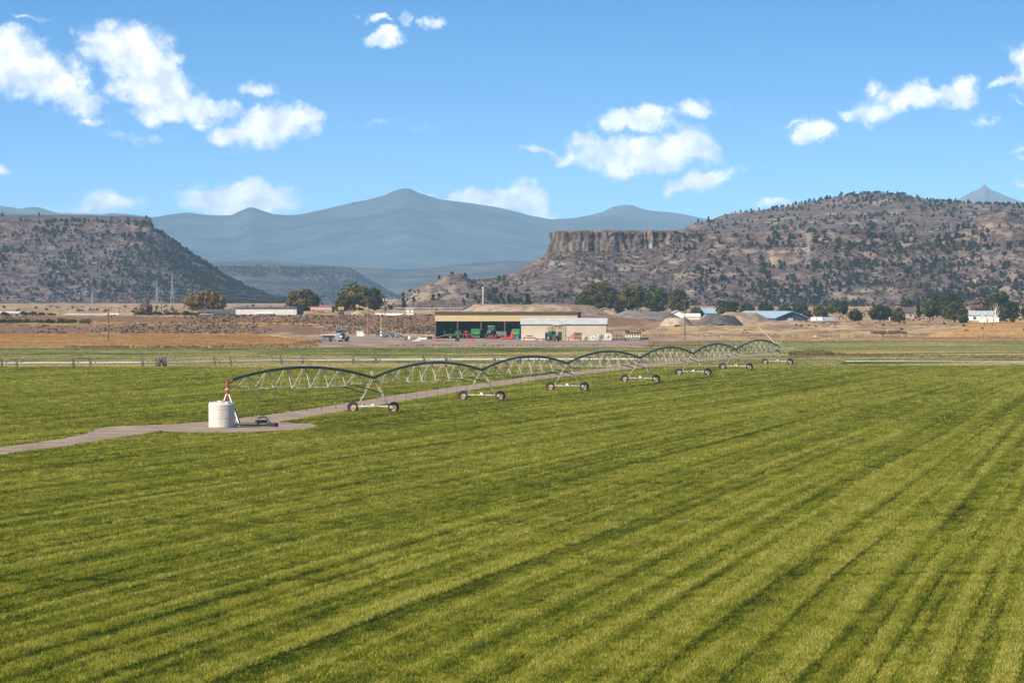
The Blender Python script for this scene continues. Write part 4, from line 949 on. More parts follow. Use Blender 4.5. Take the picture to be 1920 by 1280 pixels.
def rake(label, px, Y, rz, c, n=5, w=3.2, h=1.0):
    t = thing('rake', label, 'farm implement', at(px, Y, .01), rz)
    MB().box(0, 0, h * .75, w, .14, .14).box(0, .7, h * .6, w, .12, .12).box(-w / 2, .35, h * .68, .12, .8, .12).box(w / 2, .35, h * .68, .12, .8, .12).build('frame', c, t)
    for k in range(n):
        x = (-.5 + (k + .5) / n) * w; d = MB().lathe([(.34, -.03), (.4, 0), (.34, .03), (.34, -.03)], (x, -.2, .42), 'X', 14)
        for q in range(6):
            a = q * math.pi / 3; d.tube((x, -.2, .42), (x, -.2 + math.cos(a) * .36, .42 + math.sin(a) * .36), .02, 4)
        d.build('tine_wheel', c if k % 2 else M_steel, t)
        MB().tube((x, 0, h * .75), (x, -.2, .42), .05, 5).build('arm', c, t)
    MB().tube((0, 0, h * .75), (0, -1.8, .4), .08, 6).build('tongue', c, t)
    MB().box(0, .35, h + .1, w * .5, .5, .3).build('guard', c, t)
    for s_ in (-1, 1): wheel_on(t, s_ * w * .42, .8, .36, .2)
    return t
def reel(label, px, Y, R, c, rz=0):
    t = thing('hose_reel', label, 'hose reel', at(px, Y, .01), rz)
    MB().lathe([(R * .98, -.04), (R, 0), (R * .98, .04), (R * .2, .07), (0, .07)], (0, -.35, R + .1), 'Y', 24).build('flange', c, t); MB().lathe([(R * .98, -.04), (R, 0), (R * .98, .04), (0, .04)], (0, .35, R + .1), 'Y', 24).build('flange', c, t)
    MB().tube((0, -.33, R + .1), (0, .33, R + .1), R * .72, 18).build('drum', M_offw, t); MB().box(0, 0, .14, R * 1.5, .8, .16).build('stand', M_steel, t)
    for k in range(4):
        a = k * math.pi / 4; MB().tube((-R * .9 * math.cos(a), -.42, R + .1 - R * .9 * math.sin(a)), (R * .9 * math.cos(a), -.42, R + .1 + R * .9 * math.sin(a)), .035, 4).build('spoke', M_steel, t)
    return t
# inside the open bays
sp_ = thing('field_sprayer', 'green folding sprayer on a long grey trailer in the end shed bay', 'sprayer', at(848, 1173.5, .01), .1)
MB().box(1.6, 0, 1.55, 1.7, 1.4, 1.1, 0, .8).build('tank', M_jd, sp_); MB().box(0, 0, .85, 5.2, .5, .2).build('bed', M_steel, sp_); MB().tube((-2.0, 0, .9), (-2.2, 0, 2.3), .1, 6).tube((-2.0, 0, 1.0), (.8, 0, 1.25), .12, 6).build('boom', M_jd, sp_)
MB().tube((-2.4, -.4, .75), (-5.2, -1.2, .12), .08, 6).build('tongue', M_galv, sp_)
for x in (-.6, 1.6): wheel_on(sp_, x, -.5, .42, .25, axis='Y')
rake('bright red tine rake between the shed bays', 874, 1160, .1, M_rorange, 3, 2.2, 1.9)
baler('bulky bright green round baler in the second shed bay', 891.5, 1171, .15, M_jd)
tractor('green tractor with yellow headlights facing out of the third shed bay', 922, 1166, -.25, M_jd, 1.18)
lg = rake('dark grey disc harrow with red frame in front of the green tractor', 921, 1142, .05, M_red, 6, 3.0, .8)
ch = thing('chopper', 'grey box wagon with large black wheels beside the green tractor', 'wagon', at(940, 1158, .01), .2)
MB().box(0, 0, 1.45, 2.5, 1.8, 1.3).build('box', M_steel, ch); MB().box(0, -.95, 1.5, 2.3, .06, .25).build('rail', M_galv, ch); MB().tube((0, -.9, .6), (0, -2.2, .5), .08, 6).build('tongue', M_steel, ch)
for s_ in (-1, 1): wheel_on(ch, s_ * 1.45, 0, .75, .4)
mw = thing('disc_mower', 'orange-red mower with raised cutting arm before the shed', 'mower', at(953, 1136, .01), 0)
MB().prism([(.2, .3), (1.0, .3), (1.7, 2.4), (.9, 2.5)], -.5, .4, 'Y').build('cutter_bar', M_rorange, mw); MB().box(-1.0, 0, .45, 2.6, .9, .35).build('deck', M_rorange, mw); MB().tube((-2.2, -.3, .2), (1.8, -.3, .2), .14, 6).build('skid', M_red, mw); MB().box(-.5, .1, .85, .9, .7, .5, .3).build('gearbox', M_red, mw)
for s_ in (-1.6, 1.5): wheel_on(mw, s_, .5, .32, .2, axis='X')
baler('green baler with yellow patch parked next to the cream shed wall', 967.5, 1161, -.1, M_jd)
br = thing('drum', 'bright blue plastic drum beside the cream shed corner', 'drum', at(971.5, 1134, .01)); MB().lathe([(.26, 0), (.29, .05), (.29, .3), (.3, .33), (.29, .36), (.29, .6), (.3, .63), (.29, .66), (.29, .9), (.25, .95)], n=14).build('shell', mat('blue_plastic', (.02, .19, .52), .45), br); MB().lathe([(.26, .94), (.26, .97), (0, .97)], n=14).build('lid', M_navy, br); br.scale = (1.15, 1.15, 1.2)
rake('red and white wheel rake before the pale lean-to', 993, 1108, .0, M_red, 5, 3.4, 1.2)
fl = thing('flatbed_trailer', 'low grey flatbed trailer beside the pale lean-to', 'trailer', at(1013, 1106, .01), 0); MB().box(0, 0, .75, 2.6, 1.6, .14).build('deck', M_offw, fl); MB().box(0, 0, .58, 2.4, .3, .18).build('beam', M_black, fl)
for s_ in (-.8, .8): wheel_on(fl, s_, -.6, .3, .2, axis='Y')
dg = tractor('old dark green tractor with upright black stack before the shed doorway', 1036, 1106, .55, M_dgreen, .86)
MB().tube((-.7, -1.2, 1.6), (-1.05, -1.4, 4.3), .09, 6).tube((-1.05, -1.4, 4.3), (-.5, -1.4, 4.1), .08, 6).tube((-.5, -1.4, 4.1), (-.3, -1.2, 2.6), .06, 6).build('loader_arm', M_black, dg)
rake('long red hay rake in front of the cream shed', 1077, 1106, -.05, M_red, 6, 3.8, 1.35)
bn = thing('wooden_bin', 'brown wooden bin with peaked lid behind the red hay rake', 'bin', at(1083, 1114, .01), .25); MB().box(0, 0, .95, 1.9, 1.5, 1.5).build('box', M_creamd, bn); MB().prism([(-.85, 1.7), (0, 2.15), (.85, 1.7)], -1.0, 1.0).build('lid', M_brown, bn)
reel('smallest cream hose reel leaning by the cream shed', 1098, 1108, .62, M_offw, .3)
reel('cream hose reel second in the row along the shed wall', 1112, 1108, .66, M_offw, -.25)
reel('larger cream hose reel near the shed corner', 1126, 1106, .92, M_offw, .35)
reel('largest cream hose reel standing past the shed corner', 1141, 1102, 1.0, M_offw, .0)
tr = thing('tool_carrier', 'black tool carrier frame between the reels and the planter', 'implement', at(1161, 1106, .01)); MB().box(0, 0, 1.2, 4.2, .14, .14).box(0, .6, 1.7, 3.6, .12, .12).box(0, .3, .6, 4.6, .2, .2).build('frame', M_black, tr)
for x in (-1.8, -.6, .6, 1.8): MB().tube((x, 0, 1.8), (x, .1, .1), .07, 5).build('shank', M_black, tr)
pl = thing('row_planter', 'row crop planter with six black and white seed hoppers past the sheds', 'planter', at(1187, 1106, .01)); MB().box(0, 0, .7, 4.0, .2, .2).build('toolbar', M_steel, pl)
for k in range(6):
    x = -1.75 + k * .7; hp = MB().lathe([(.12, .8), (.26, 1.0), (.26, 1.5)], (x, 0, 0), n=10).build('seed_hopper', M_offw, pl); MB().lathe([(.3, 1.9), (.3, 2.25), (.1, 2.35)], (x + .1, .1, 0), n=10).tube((x + .08, .1, 1.5), (x + .1, .1, 1.92), .07, 5).build('hopper_lid', M_black, hp); MB().lathe([(.26, -.05), (.3, 0), (.26, .05), (0, .05)], (x, -.3, .3), 'X', 12).build('press_wheel', M_tyre, pl)
MB().box(3.0, 0, .6, 2.2, 1.0, .5).build('fertiliser_box', M_black, pl)
for x in (-2.2, 2.2): wheel_on(pl, x, .4, .4, .2)
# truck
tk2 = thing('semi_truck', 'dark blue semi truck tractor with chrome stacks parked nose out in the yard', 'truck', at(638, 1098, .01), math.radians(-10))
M_tb = mat('truck_blue', (.05, .075, .11), .35, .1, .15, 1, spec=.5)
MB().prism([(-3.3, .75), (-3.35, 1.75), (-3.1, 1.98), (-1.2, 2.15), (-1.2, .75)], -.72, .72).build('hood', mat('hood_grey', (.34, .31, .28), .5, .1, .15, 1), tk2)
MB().box(0, -3.4, 1.3, 1.0, .1, 1.0).build('grille', M_chrome, tk2); MB().box(0, -3.55, .6, 2.4, .2, .42).build('bumper', M_chrome, tk2)
cab_ = MB().prism([(-1.2, .8), (-1.25, 2.1), (-.95, 2.95), (.9, 3.05), (.95, .8)], -1.05, 1.05).build('cab', M_tb, tk2); MB().add([(-.95, -1.285, 2.15), (.95, -1.285, 2.15), (.9, -.99, 2.88), (-.9, -.99, 2.88)], [(0, 1, 2, 3)]).build('windshield', M_glass, cab_)
MB().box(0, -1.1, 3.08, 1.8, .5, .1).build('visor', M_chrome, cab_)
for s_ in (-1, 1):
    MB().box(s_ * .92, -2.75, 1.25, .5, 1.3, .5).build('fender', M_offw, tk2); MB().box(s_ * .95, -3.42, 1.25, .32, .12, .28).build('headlight', M_white, tk2)
    MB().tube((s_ * 1.12, 1.1, .9), (s_ * 1.12, 1.1, 4.15), .09, 8).build('exhaust_stack', M_chrome, tk2); MB().tube((s_ * 1.1, -.7, .75), (s_ * 1.1, .9, .75), .32, 12).build('fuel_tank', M_chrome, tk2)
    MB().box(s_ * 1.38, -1.1, 2.2, .12, .12, .6).build('mirror', M_chrome, tk2); wheel_on(tk2, s_ * .95, -2.7, .52, .32, M_chrome)
    for yy in (3.0, 4.3): wheel_on(tk2, s_ * .9, yy, .52, .6, M_chrome)
    MB().box(s_ * 1.05, 4.9, 1.0, .62, .04, .8).build('mud_flap', M_black, tk2)
MB().box(0, 2.2, .85, .9, 6.2, .25).build('chassis', M_black, tk2); MB().box(0, 3.6, 1.05, .9, 1.0, .12).build('fifth_wheel', M_steel, tk2)
ps = thing('pump_shed', 'small grey board pump shed with dark doorway beside the truck', 'shed', (xat(615.5, 1082), 1082, .01))
for k in range(9): MB().box(-1.45 + k * .362, 0, .85, .34, .08, 1.7).build('board', M_woodg, ps)
MB().box(0, 1.2, .85, 3.1, 2.2, 1.66).build('room', M_woodg, ps); MB().box(0, 1.0, 1.82, 3.7, 3.0, .14).build('roof', M_offw, ps); MB().box(.55, -.08, .7, .8, .06, 1.2).build('doorway', M_dark, ps)
ub = thing('utility_box', 'cream fuel box with small white cabinet at the back of the yard', 'box', at(675, 1232, .01)); MB().box(0, 0, .75, 1.95, 1.2, 1.4).build('box', M_offw, ub); MB().box(0, 0, 1.48, 2.1, 1.35, .08).build('lid', M_white, ub); MB().box(1.15, -.2, .4, .4, .5, .8).build('cabinet', M_white, ub)
fp = thing('fuel_pump', 'white fuel pump and dark tank beside the transformer pole', 'fuel pump', at(714, 1205, .01)); MB().box(0, 0, .8, .55, .4, 1.6).build('cabinet', M_white, fp); MB().lathe([(.5, 0), (.5, 1.9), (.3, 2.1)], (-.8, .4, 0), n=12).build('tank', M_dark, fp); MB().lathe([(.45, 0), (.45, 1.5), (.3, 1.7)], (.9, .4, 0), n=12).build('tank', M_navy, fp)
# scrap heap: a mass of odds and ends
jk = MB(); rr_ = random.Random(4)
for i in range(150):
    x = rr_.gauss(0, 2.6); y = rr_.gauss(0, 1.6); hh = max(.1, 1.9 * math.exp(-(x * x) / 9) * rr_.random()); a = Vector((x, y, hh)); b = a + Vector((rr_.gauss(0, .8), rr_.gauss(0, .8), rr_.gauss(0, .25))); b.z = max(.05, b.z)
    if i % 3: jk.tube(a, b, rr_.uniform(.04, .14), 5)
    else: jk.box(x, y, hh, rr_.uniform(.2, .8), rr_.uniform(.2, .6), rr_.uniform(.1, .5), rr_.uniform(0, 3))
j = jk.build('scrap_heap', mat('scrap_metal', (.16, .15, .14), .7, .2, .6, 1.4, c2=(.45, .42, .38))); j.location = at(733, 1190, .01); tag(j, 'heap of grey scrap metal and timber at the back of the yard', 'scrap', kind='stuff')
M_pl = [M_offw, M_steel, M_woodg, M_white, M_red, M_navy, M_rust]
for i, (px, Y, lab, shape, mi) in enumerate(((760, 1130, 'red fuel can on the yard gravel', 'can', 4), (780, 1092, 'pale timber ramp leaning on the yard gravel', 'ramp', 0), (768, 1150, 'white bucket near the red fuel can', 'can', 3), (792, 1145, 'white plastic pipe bundle near the tan shed corner', 'pipes', 3), (806, 1150, 'dark tyre heap beside the tan shed corner', 'tyres', 2), (801, 1118, 'grey post standing in the yard', 'stump', 2), (778, 1160, 'grey irrigation pipes stacked near the scrap heap', 'pipes', 1), (857, 1105, 'black tyre lying in front of the open bays', 'tyres', 2), (822, 1108, 'rusty angle iron bundle before the sprayer bay', 'pipes', 6), (880, 1095, 'rusty plough frame before the baler bay', 'ramp', 6))):
    t = thing({'can': 'fuel_can', 'ramp': 'timber_ramp', 'pipes': 'pipe_bundle', 'tyres': 'tyre_stack', 'stump': 'short_post'}[shape], lab, {'can': 'can', 'ramp': 'ramp', 'pipes': 'pipes', 'tyres': 'tyres', 'stump': 'post'}[shape], at(px, Y, .01), rng.uniform(-.5, .5))
    if shape == 'can': MB().lathe([(.3, 0), (.34, .05), (.34, .7), (.2, .85)], n=12).build('body', M_pl[mi], t); MB().path([(-.2, 0, .8), (0, 0, 1.0), (.2, 0, .8)], .03, 5).build('handle', M_black, t)
    elif shape == 'ramp': MB().prism([(-1.1, .05), (1.0, .75), (1.1, .05)], -.4, .4, 'Y').build('deck', M_pl[mi], t); MB().box(.95, 0, .6, .1, .7, 1.2).build('upright', M_pl[mi], t)
    elif shape == 'pipes':
        for k in range(5): MB().tube((-1.6 + .2 * k, (k % 3) * .2, .1 + .18 * (k // 3)), (1.4 - .1 * k, (k % 3) * .2 + .05, .1 + .18 * (k // 3)), .09, 6).build('pipe', M_pl[mi], t)
    elif shape == 'tyres':
        for k in range(3): MB().lathe([(.3, 0), (.55, .0), (.6, .12), (.55, .24), (.3, .24), (.3, 0)], (.1 * (k % 2), 0, .25 * k), n=14).build('tyre', M_tyre, t)
    else: MB().tube((0, 0, 0), (0, 0, 1.6), .16, 7).build('shaft', M_pl[mi], t); MB().box(0, 0, 1.3, .5, .1, .3).build('panel', M_offw, t)

# ------------------------------------------------------------------ trees
def crown(seed, w, h, d, lobes, per, leaf, shape):
    r = np.random.default_rng(seed); V = []
    for i in range(lobes):
        while True:
            p = r.uniform(-1, 1, 3)
            if np.dot(p, p) < 1 and np.dot(p, p) > .12: break
        u = (p[2] + 1) / 2
        k = {'round': 1.0, 'cone': max(.08, 1.02 - u), 'oval': .8 + .35 * math.sin(u * 3.0), 'dome': 1.1 - .45 * u}[shape]
        c = np.array([p[0] * w / 2 * k * .82, p[1] * d / 2 * k * .82, u * h * .93])
        lr = (.085 + .11 * r.random()) * (w if shape != 'cone' else w * max(.25, 1.15 - u))
        q = r.normal(size=(per, 3)); q /= np.linalg.norm(q, axis=1)[:, None]; q *= (lr * r.uniform(.45, 1.12, per) ** .6)[:, None]; q[:, 2] *= .72
        P = c + q; nrm = q + r.normal(size=(per, 3)) * lr * .5; nrm /= np.linalg.norm(nrm, axis=1)[:, None]
        a = np.cross(nrm, r.normal(size=(per, 3))); a /= np.linalg.norm(a, axis=1)[:, None]; b = np.cross(nrm, a); s = (leaf * r.uniform(.6, 1.3, per))[:, None]
        V.append(np.stack([P - a * s - b * s * .6, P + a * s - b * s * .6, P + a * s * .5 + b * s, P - a * s * .5 + b * s], 1).reshape(-1, 3))
    V = np.concatenate(V); V[:, 2] = np.maximum(V[:, 2], 0); return V, np.arange(len(V)).reshape(-1, 4)
def trunk(h, w, seed):
    r = random.Random(seed); mb = MB(); R = max(.14, w * .035); fork = h * .3
    mb.path([(0, 0, -.3), (.02 * h * r.uniform(-1, 1), 0, fork), (.03 * h * r.uniform(-1, 1), 0, h * .8)], [R, R * .7, R * .12], 7)
    for k in range(6):
        a = k * 1.05 + r.random(); z0 = fork * r.uniform(.7, 1.4); e = (math.cos(a) * w * .32, math.sin(a) * w * .32, z0 + h * r.uniform(.25, .45)); mb.path([(0, 0, z0), (e[0] * .45, e[1] * .45, z0 + (e[2] - z0) * .6), e], [R * .45, R * .3, R * .08], 5)
    return mb
M_bark = mat('bark', (.10, .075, .06), .9, 0, .3, 2)
LM = {'orange': leaf_material('leaf_orange', [(0.089, 0.055, 0.014), (0.198, 0.121, 0.034), (0.298, 0.181, 0.055)], .3, .35),
      'olive': leaf_material('leaf_olive', [(0.043, 0.044, 0.013), (0.108, 0.095, 0.024), (0.216, 0.145, 0.037)], .3, .3),
      'brown': leaf_material('leaf_brown', [(0.053, 0.044, 0.018), (0.106, 0.082, 0.031), (0.180, 0.131, 0.049)], .3, .35),
      'dark': leaf_material('leaf_dark', [(0.022, 0.031, 0.011), (0.054, 0.064, 0.019), (0.104, 0.105, 0.030)], .25, .3),
      'green': leaf_material('leaf_green', [(0.035, 0.050, 0.014), (0.088, 0.105, 0.024), (0.160, 0.161, 0.038)], .3, .3),
      'conifer': leaf_material('leaf_conifer', [(0.016, 0.025, 0.014), (0.035, 0.048, 0.022), (0.064, 0.070, 0.032)], .15, .4),
      'grey': leaf_material('twig_grey', [(0.160, 0.105, 0.088), (0.240, 0.161, 0.128), (0.336, 0.231, 0.176)], .2, .4),
      'cotton': leaf_material('leaf_cottonwood', [(0.042, 0.045, 0.014), (0.096, 0.092, 0.024), (0.200, 0.140, 0.035)], .3, .22)}
TREES = [ # label, px, Y, width px, top row, leaf, shape, base lift
 ('rounded orange autumn tree over the dark brown house', 385, 1560, 86, 549, 'orange', 'dome'),
 ('brown-green broad tree beside the screening plant', 567, 1560, 74, 543, 'brown', 'dome'),
 ('big dark olive tree near the transformer pole, tallest of the clump', 664, 1560, 66, 533, 'olive', 'oval'),
 ('dark tree leaning behind the transformer pole in the big clump', 702, 1600, 44, 537, 'dark', 'oval'),
 ('low olive tree at the foot of the big clump', 640, 1570, 36, 556, 'olive', 'dome'),
 ('lone dark conifer on the brown bank behind the shed', 990, 1480, 28, 547, 'conifer', 'cone'),
 ('large cottonwood with a rounded yellowing crown behind the gravel hut', 1127, 1640, 70, 527, 'cotton', 'oval'),
 ('low green cottonwood at the outer end of the grove', 1092, 1620, 40, 546, 'green', 'dome'),
 ('yellowish cottonwood in the middle of the grove', 1186, 1600, 56, 531, 'cotton', 'oval'),
 ('broad dark cottonwood behind the gravel mound', 1232, 1650, 60, 533, 'green', 'oval'),
 ('dense cottonwood at the grove end beside the tall road pole', 1271, 1640, 48, 538, 'cotton', 'dome'),
 ('dark bushy tree tucked under the cottonwoods by the hut', 1163, 1560, 26, 560, 'dark', 'dome'),
 ('olive shrub beside the pale greenhouse', 1308, 1560, 28, 575, 'green', 'dome'),
 ('round dark green tree behind the earth mound', 1366, 1560, 48, 560, 'dark', 'round'),
 ('smaller dark tree touching the round one behind the earth mound', 1400, 1570, 34, 568, 'dark', 'dome'),
 ('tall dark shrub at the corner of the blue barn roof', 1436, 1620, 36, 566, 'dark', 'dome'),
 ('grey-green tree beyond the blue barn', 1470, 1640, 34, 570, 'green', 'dome'),
 ('yellow willow-like bush past the blue barn', 1538, 1470, 36, 574, 'cotton', 'dome'),
 ('dark shrub beside the yellow bush', 1513, 1480, 22, 580, 'dark', 'dome'),
 ('dark tree on the dry flat below the junipers', 1580, 1620, 26, 562, 'conifer', 'dome'),
 ('round olive bush standing alone on the tan flat', 1604, 1400, 31, 579, 'olive', 'round'),
 ('wide dark olive tree behind the red marker post', 1650, 1400, 50, 570, 'dark', 'dome'),
 ('olive tree joined to the wide one behind the marker post', 1684, 1395, 34, 578, 'olive', 'dome'),
 ('slim dark conifer beside the pink cottage', 1722, 1460, 18, 561, 'conifer', 'cone'),
 ('green tree standing next to the slim conifer', 1743, 1470, 34, 560, 'green', 'oval'),
 ('tall green tree between conifer and big willow', 1757, 1540, 40, 552, 'dark', 'oval'),
 ('very dark broad tree behind the golden willow', 1785, 1480, 48, 549, 'dark', 'oval'),
 ('big yellow-green willow beside the white house', 1790, 1385, 52, 564, 'cotton', 'dome'),
 ('small round yellow-green bush before the white house', 1806, 1365, 22, 589, 'cotton', 'round'),
 ('bare reddish-grey tree behind the white house', 1838, 1460, 34, 555, 'grey', 'oval'),
 ('tall dark green tree behind the bare white tree', 1876, 1440, 44, 547, 'dark', 'oval'),
 ('very dark tree beside the lawn past the garden sheds', 1898, 1430, 34, 562, 'conifer', 'oval'),
 ('round bright green tree next to the garden sheds', 1884, 1385, 26, 576, 'green', 'dome'),
 ('little pointed green tree on the lawn', 1898, 1368, 14, 590, 'green', 'cone'),
 ('dark tree standing beyond the lawn of the white house', 1935, 1440, 50, 566, 'dark', 'dome'),
 ('bare grey bush beyond the brown bank', 272, 1500, 36, 568, 'grey', 'dome'),
 ('dark conifer poking up behind the green trees by the cottage', 1768, 1520, 24, 555, 'conifer', 'cone'),
 ('broad dark tree rising behind the white house roof', 1850, 1500, 36, 549, 'dark', 'oval'),
 ('dark tree beside the open carport', 1700, 1640, 34, 560, 'dark', 'dome'),
 ('grey-green tree in the belt between the yellow bush and the lone olive bush', 1560, 1720, 30, 564, 'green', 'dome'),
 ('dark low tree behind the white storage boxes', 1500, 1700, 34, 566, 'dark', 'dome'),
 ('distant grey-green tree in front of the far bench', 590, 2300, 22, 553, 'green', 'dome')]
NA = ('oak_tree',)
for i, (lab, px, Y, wpx, top, lf, shp) in enumerate(TREES):
    p = at(px, Y); h = zrow(top, Y) - p.z; w = m(wpx, Y)
    nm = 'conifer_tree' if lf == 'conifer' else ('bush' if h < 4.2 else 'deciduous_tree')
    t = thing(nm, lab, 'bush' if nm == 'bush' else 'tree', p)
    b0 = h * (.10 if h > 5 else .02)
    V, Fa = crown(100 + i, w, h - b0, w * .9, int(34 + w * 3), 38 if lf != 'grey' else 24, .14 + .022 * w, shp); V[:, 2] += b0
    npmesh('crown', V, Fa, LM[lf], parent=t); trunk(h, w, i).build('trunk', M_bark, t)
bt = thing('dead_tree', 'bare white dead tree beside the white house', 'tree', at(1867, 1380)); bmb = MB().path([(0, 0, -.2), (-.1, 0, 2.4), (.1, 0, 6.3)], [.32, .24, .05], 7)
M_dead = mat('bleached_wood', (.58, .50, .42), .8)
bmb.build('trunk', M_dead, bt)
for k, (x, z0, z1) in enumerate(((-1.6, 1.6, 4.6), (-2.2, 1.4, 3.6), (1.1, 1.5, 5.2), (1.6, 1.3, 3.9), (-.8, 2.6, 6.0), (.7, 3.0, 6.4))): MB().path([(0, 0, z0), (x * .5, .1, z0 + (z1 - z0) * .4), (x, .2, z1)], [.16, .1, .02], 5).build('limb', M_dead, bt)
# hedges of dark shrubs on the left bank
for i, (px, Y, wpx, top, lf) in enumerate([(8, 1395, 22, 587, 'dark'), (46, 1400, 22, 585, 'conifer'), (62, 1402, 20, 587, 'conifer'), (80, 1400, 20, 586, 'conifer'), (97, 1402, 18, 588, 'dark')] + [(262 + 17 * k, 1405, 24, 586.5 - 1.2 * (k % 2) - .5 * (k > 4), 'dark') for k in range(7)] + [(6 + 22 * k, 1345, 30, 599 - (k % 3) + .5 * k * .4, 'dark') for k in range(8)]):
    p = at(px, Y); h = max(.9, zrow(top, Y) - p.z); w = m(wpx, Y)
    lab = 'dark pointed shrub in the row before the white barn' if i < 5 else ('low dark hedge shrub below the short transformer pole' if i < 12 else 'dark low shrub along the top of the brown bank')
    t = thing('shrub', lab, 'shrub', p, 0, ('shrubs before the white barn', 'hedge beyond the bank', 'shrubs along the bank')[0 if i < 5 else 1 if i < 12 else 2])
    V, Fa = crown(300 + i, w, h, w * .8, 16, 34, .20, 'dome'); npmesh('foliage', V, Fa, LM[lf], parent=t); MB().tube((0, 0, -.2), (0, 0, h * .5), .09, 5, .04).build('stem', M_bark, t)

# ------------------------------------------------------------------ junipers on the slopes
M_jun = leaf_material('juniper', [(.024, .028, .017), (.044, .048, .028), (.075, .074, .042)], .12, .12)
M_scrub = leaf_material('scrub', [(.085, .058, .042), (.13, .09, .062), (.20, .14, .092)], .12, .2)
jm = []
for k in range(5):
    V, Fa = crown(500 + k, 3.6 - .3 * k, 4.6 + .35 * k, 3.3, 17, 11, .46, 'cone' if k % 2 else 'dome')
    V[:, :2] *= 1.5 if k % 2 else 1.22; V[:, 2] *= .84
    me = bpy.data.meshes.new('juniper'); V = np.concatenate([V, [[-.15, 0, -.6], [.15, 0, -.6], [0, 0, 2.5]]])
    me.from_pydata(V.tolist(), [], [tuple(f) for f in Fa] + [(len(V) - 3, len(V) - 2, len(V) - 1)]); me.update(); me.materials.append(M_jun); jm.append(me)
jsrc = [bpy.data.objects.new('juniper_form', me) for me in jm]
ssrc = []
for k in range(3):
    V, Fa = crown(540 + k, 1.6, 1.0, 1.5, 7, 7, .3, 'dome'); ssrc.append(source('scrub_form', V, Fa, M_scrub))
def proj(X, Y, Z): return 960 + F * X / Y, HZ - F * (Z - H) / Y
def scatter(n, x0, x1, y0, y1, zf, dens, smin, smax, seed):
    r = np.random.default_rng(seed); X = r.uniform(x0, x1, n); Y = r.uniform(y0, y1, n); Z = zf(X, Y); px, row = proj(X, Y, Z)
    clump = .45 + .6 * (fbm(X / 24, Y / 40, seed, 3) - .5); keep = r.random(n) < np.clip(dens(px, row) * np.clip((clump - .30) * 3.4, 0, 1.6), 0, 1)
    s = r.uniform(smin, smax, n) * (.75 + .5 * r.random(n)); return X[keep], Y[keep], Z[keep], s[keep], px[keep], row[keep]
def d_right(px, row): return np.where(px < 1010, .07, np.where(px < 1290, .035 + .10 * (row > 555), np.where(px < 1420, .25, .62))) * (1 + 1.0 * sm(540, 556, row) * (px > 1330)) * np.where(row < 436, .5, 1)
def d_back(px, row): return np.where(px < 1180, .3, np.where(px < 1440, .16, .62))
def d_left(px, row): return np.clip(.24 + .24 * sm(140, 420, px) + 1.3 * np.exp(-((row - 427) / 12) ** 2) - .42 * sm(130, 0, px) * sm(480, 520, row), .04, 1) * np.where(row < 414, .10, 1)
JR = scatter(7600, -60, 330, 2268, 2494, zright, d_right, .30, .82, 61)
JB = scatter(9500, 60, 520, 2700, 3590, zright, d_back, .30, .7, 62)
JL = scatter(21000, -440, -165, 2965, 3303, zleft, d_left, .30, .72, 63)
JL2 = scatter(11000, -300, -165, 3290, 3660, zleft, lambda p, r: np.where(p > 300, .45, 0), .45, .9, 66)
JP = scatter(260, -440, -240, 3340, 3600, zleft, lambda p, r: .03 + .7 * (p < 28), .5, .9, 64)
JS = scatter(1300, -70, 28, 1855, 1950, zsmall, lambda p, r: np.where(p > 870, .2, .05), .28, .6, 65)
order = np.argsort(-JR[3] / JR[1] * np.where(np.abs(JR[4] - 960) < 965, 1, .01))
big = set(order[:300].tolist())
for i in sorted(big):
    X, Y, Z, s = (float(JR[k][i]) for k in range(4)); px = float(JR[4][i])
    o = bpy.data.objects.new('juniper_tree', jm[i % 5]); col.objects.link(o); o.location = (X, Y, Z - .25); o.scale = (s, s, s * (.85 + .3 * ((i * 37) % 10) / 10)); o.rotation_euler = (0, 0, (i * 2.39) % 6.28)
    tag(o, 'dark green juniper on the stony slope below the rimrock', 'juniper', 'junipers on the stony slope')
rest = [i for i in range(len(JR[0])) if i not in big]
def cat_(*a): return np.concatenate(a)
allX = cat_(JR[0][rest], JB[0], JL[0], JL2[0], JP[0], JS[0]); allY = cat_(JR[1][rest], JB[1], JL[1], JL2[1], JP[1], JS[1]); allZ = cat_(JR[2][rest], JB[2], JL[2], JL2[2], JP[2], JS[2]); allS = cat_(JR[3][rest], JB[3], JL[3], JL2[3], JP[3], JS[3])
n = len(allX); rot = np.zeros((n, 3)); rot[:, 2] = rng.uniform(0, 6.28, n)
instancer('juniper_woodland', np.stack([allX, allY, allZ - .25], -1), np.stack([allS, allS, allS * rng.uniform(.85, 1.15, n)], -1), rot, rng.random(n), rng.integers(0, 5, n), jsrc, 'scattered dark junipers covering the mesas and hills', 'juniper woodland')
SR = scatter(15000, -40, 330, 2268, 2494, zright, lambda p, r: .6 + 0 * p, .5, 1.4, 71); SL = scatter(9000, -440, -178, 2965, 3300, zleft, lambda p, r: .5 + 0 * p, .6, 1.4, 72)
SBk = scatter(12000, -240, -14, 1298, 1382, G, lambda p, r: .75 + 0 * p, .15, .55, 73); SBr = scatter(2200, 20, 200, 1240, 1800, G, lambda p, r: .35 + 0 * p, .3, .8, 74); SP = scatter(3000, -420, 420, 1420, 2300, G, lambda p, r: .5 + 0 * p, .4, 1.1, 75)
allX, allY, allZ, allS = (cat_(*[q[k] for q in (SR, SL, SBk, SBr, SP)]) for k in range(4)); n = len(allX); rot = np.zeros((n, 3)); rot[:, 2] = rng.uniform(0, 6.28, n)
instancer('sagebrush', np.stack([allX, allY, allZ - .08], -1), np.stack([allS, allS, allS], -1), rot, rng.random(n), rng.integers(0, 3, n), ssrc, 'low grey-brown sagebrush dotted over banks and slopes', 'sagebrush')
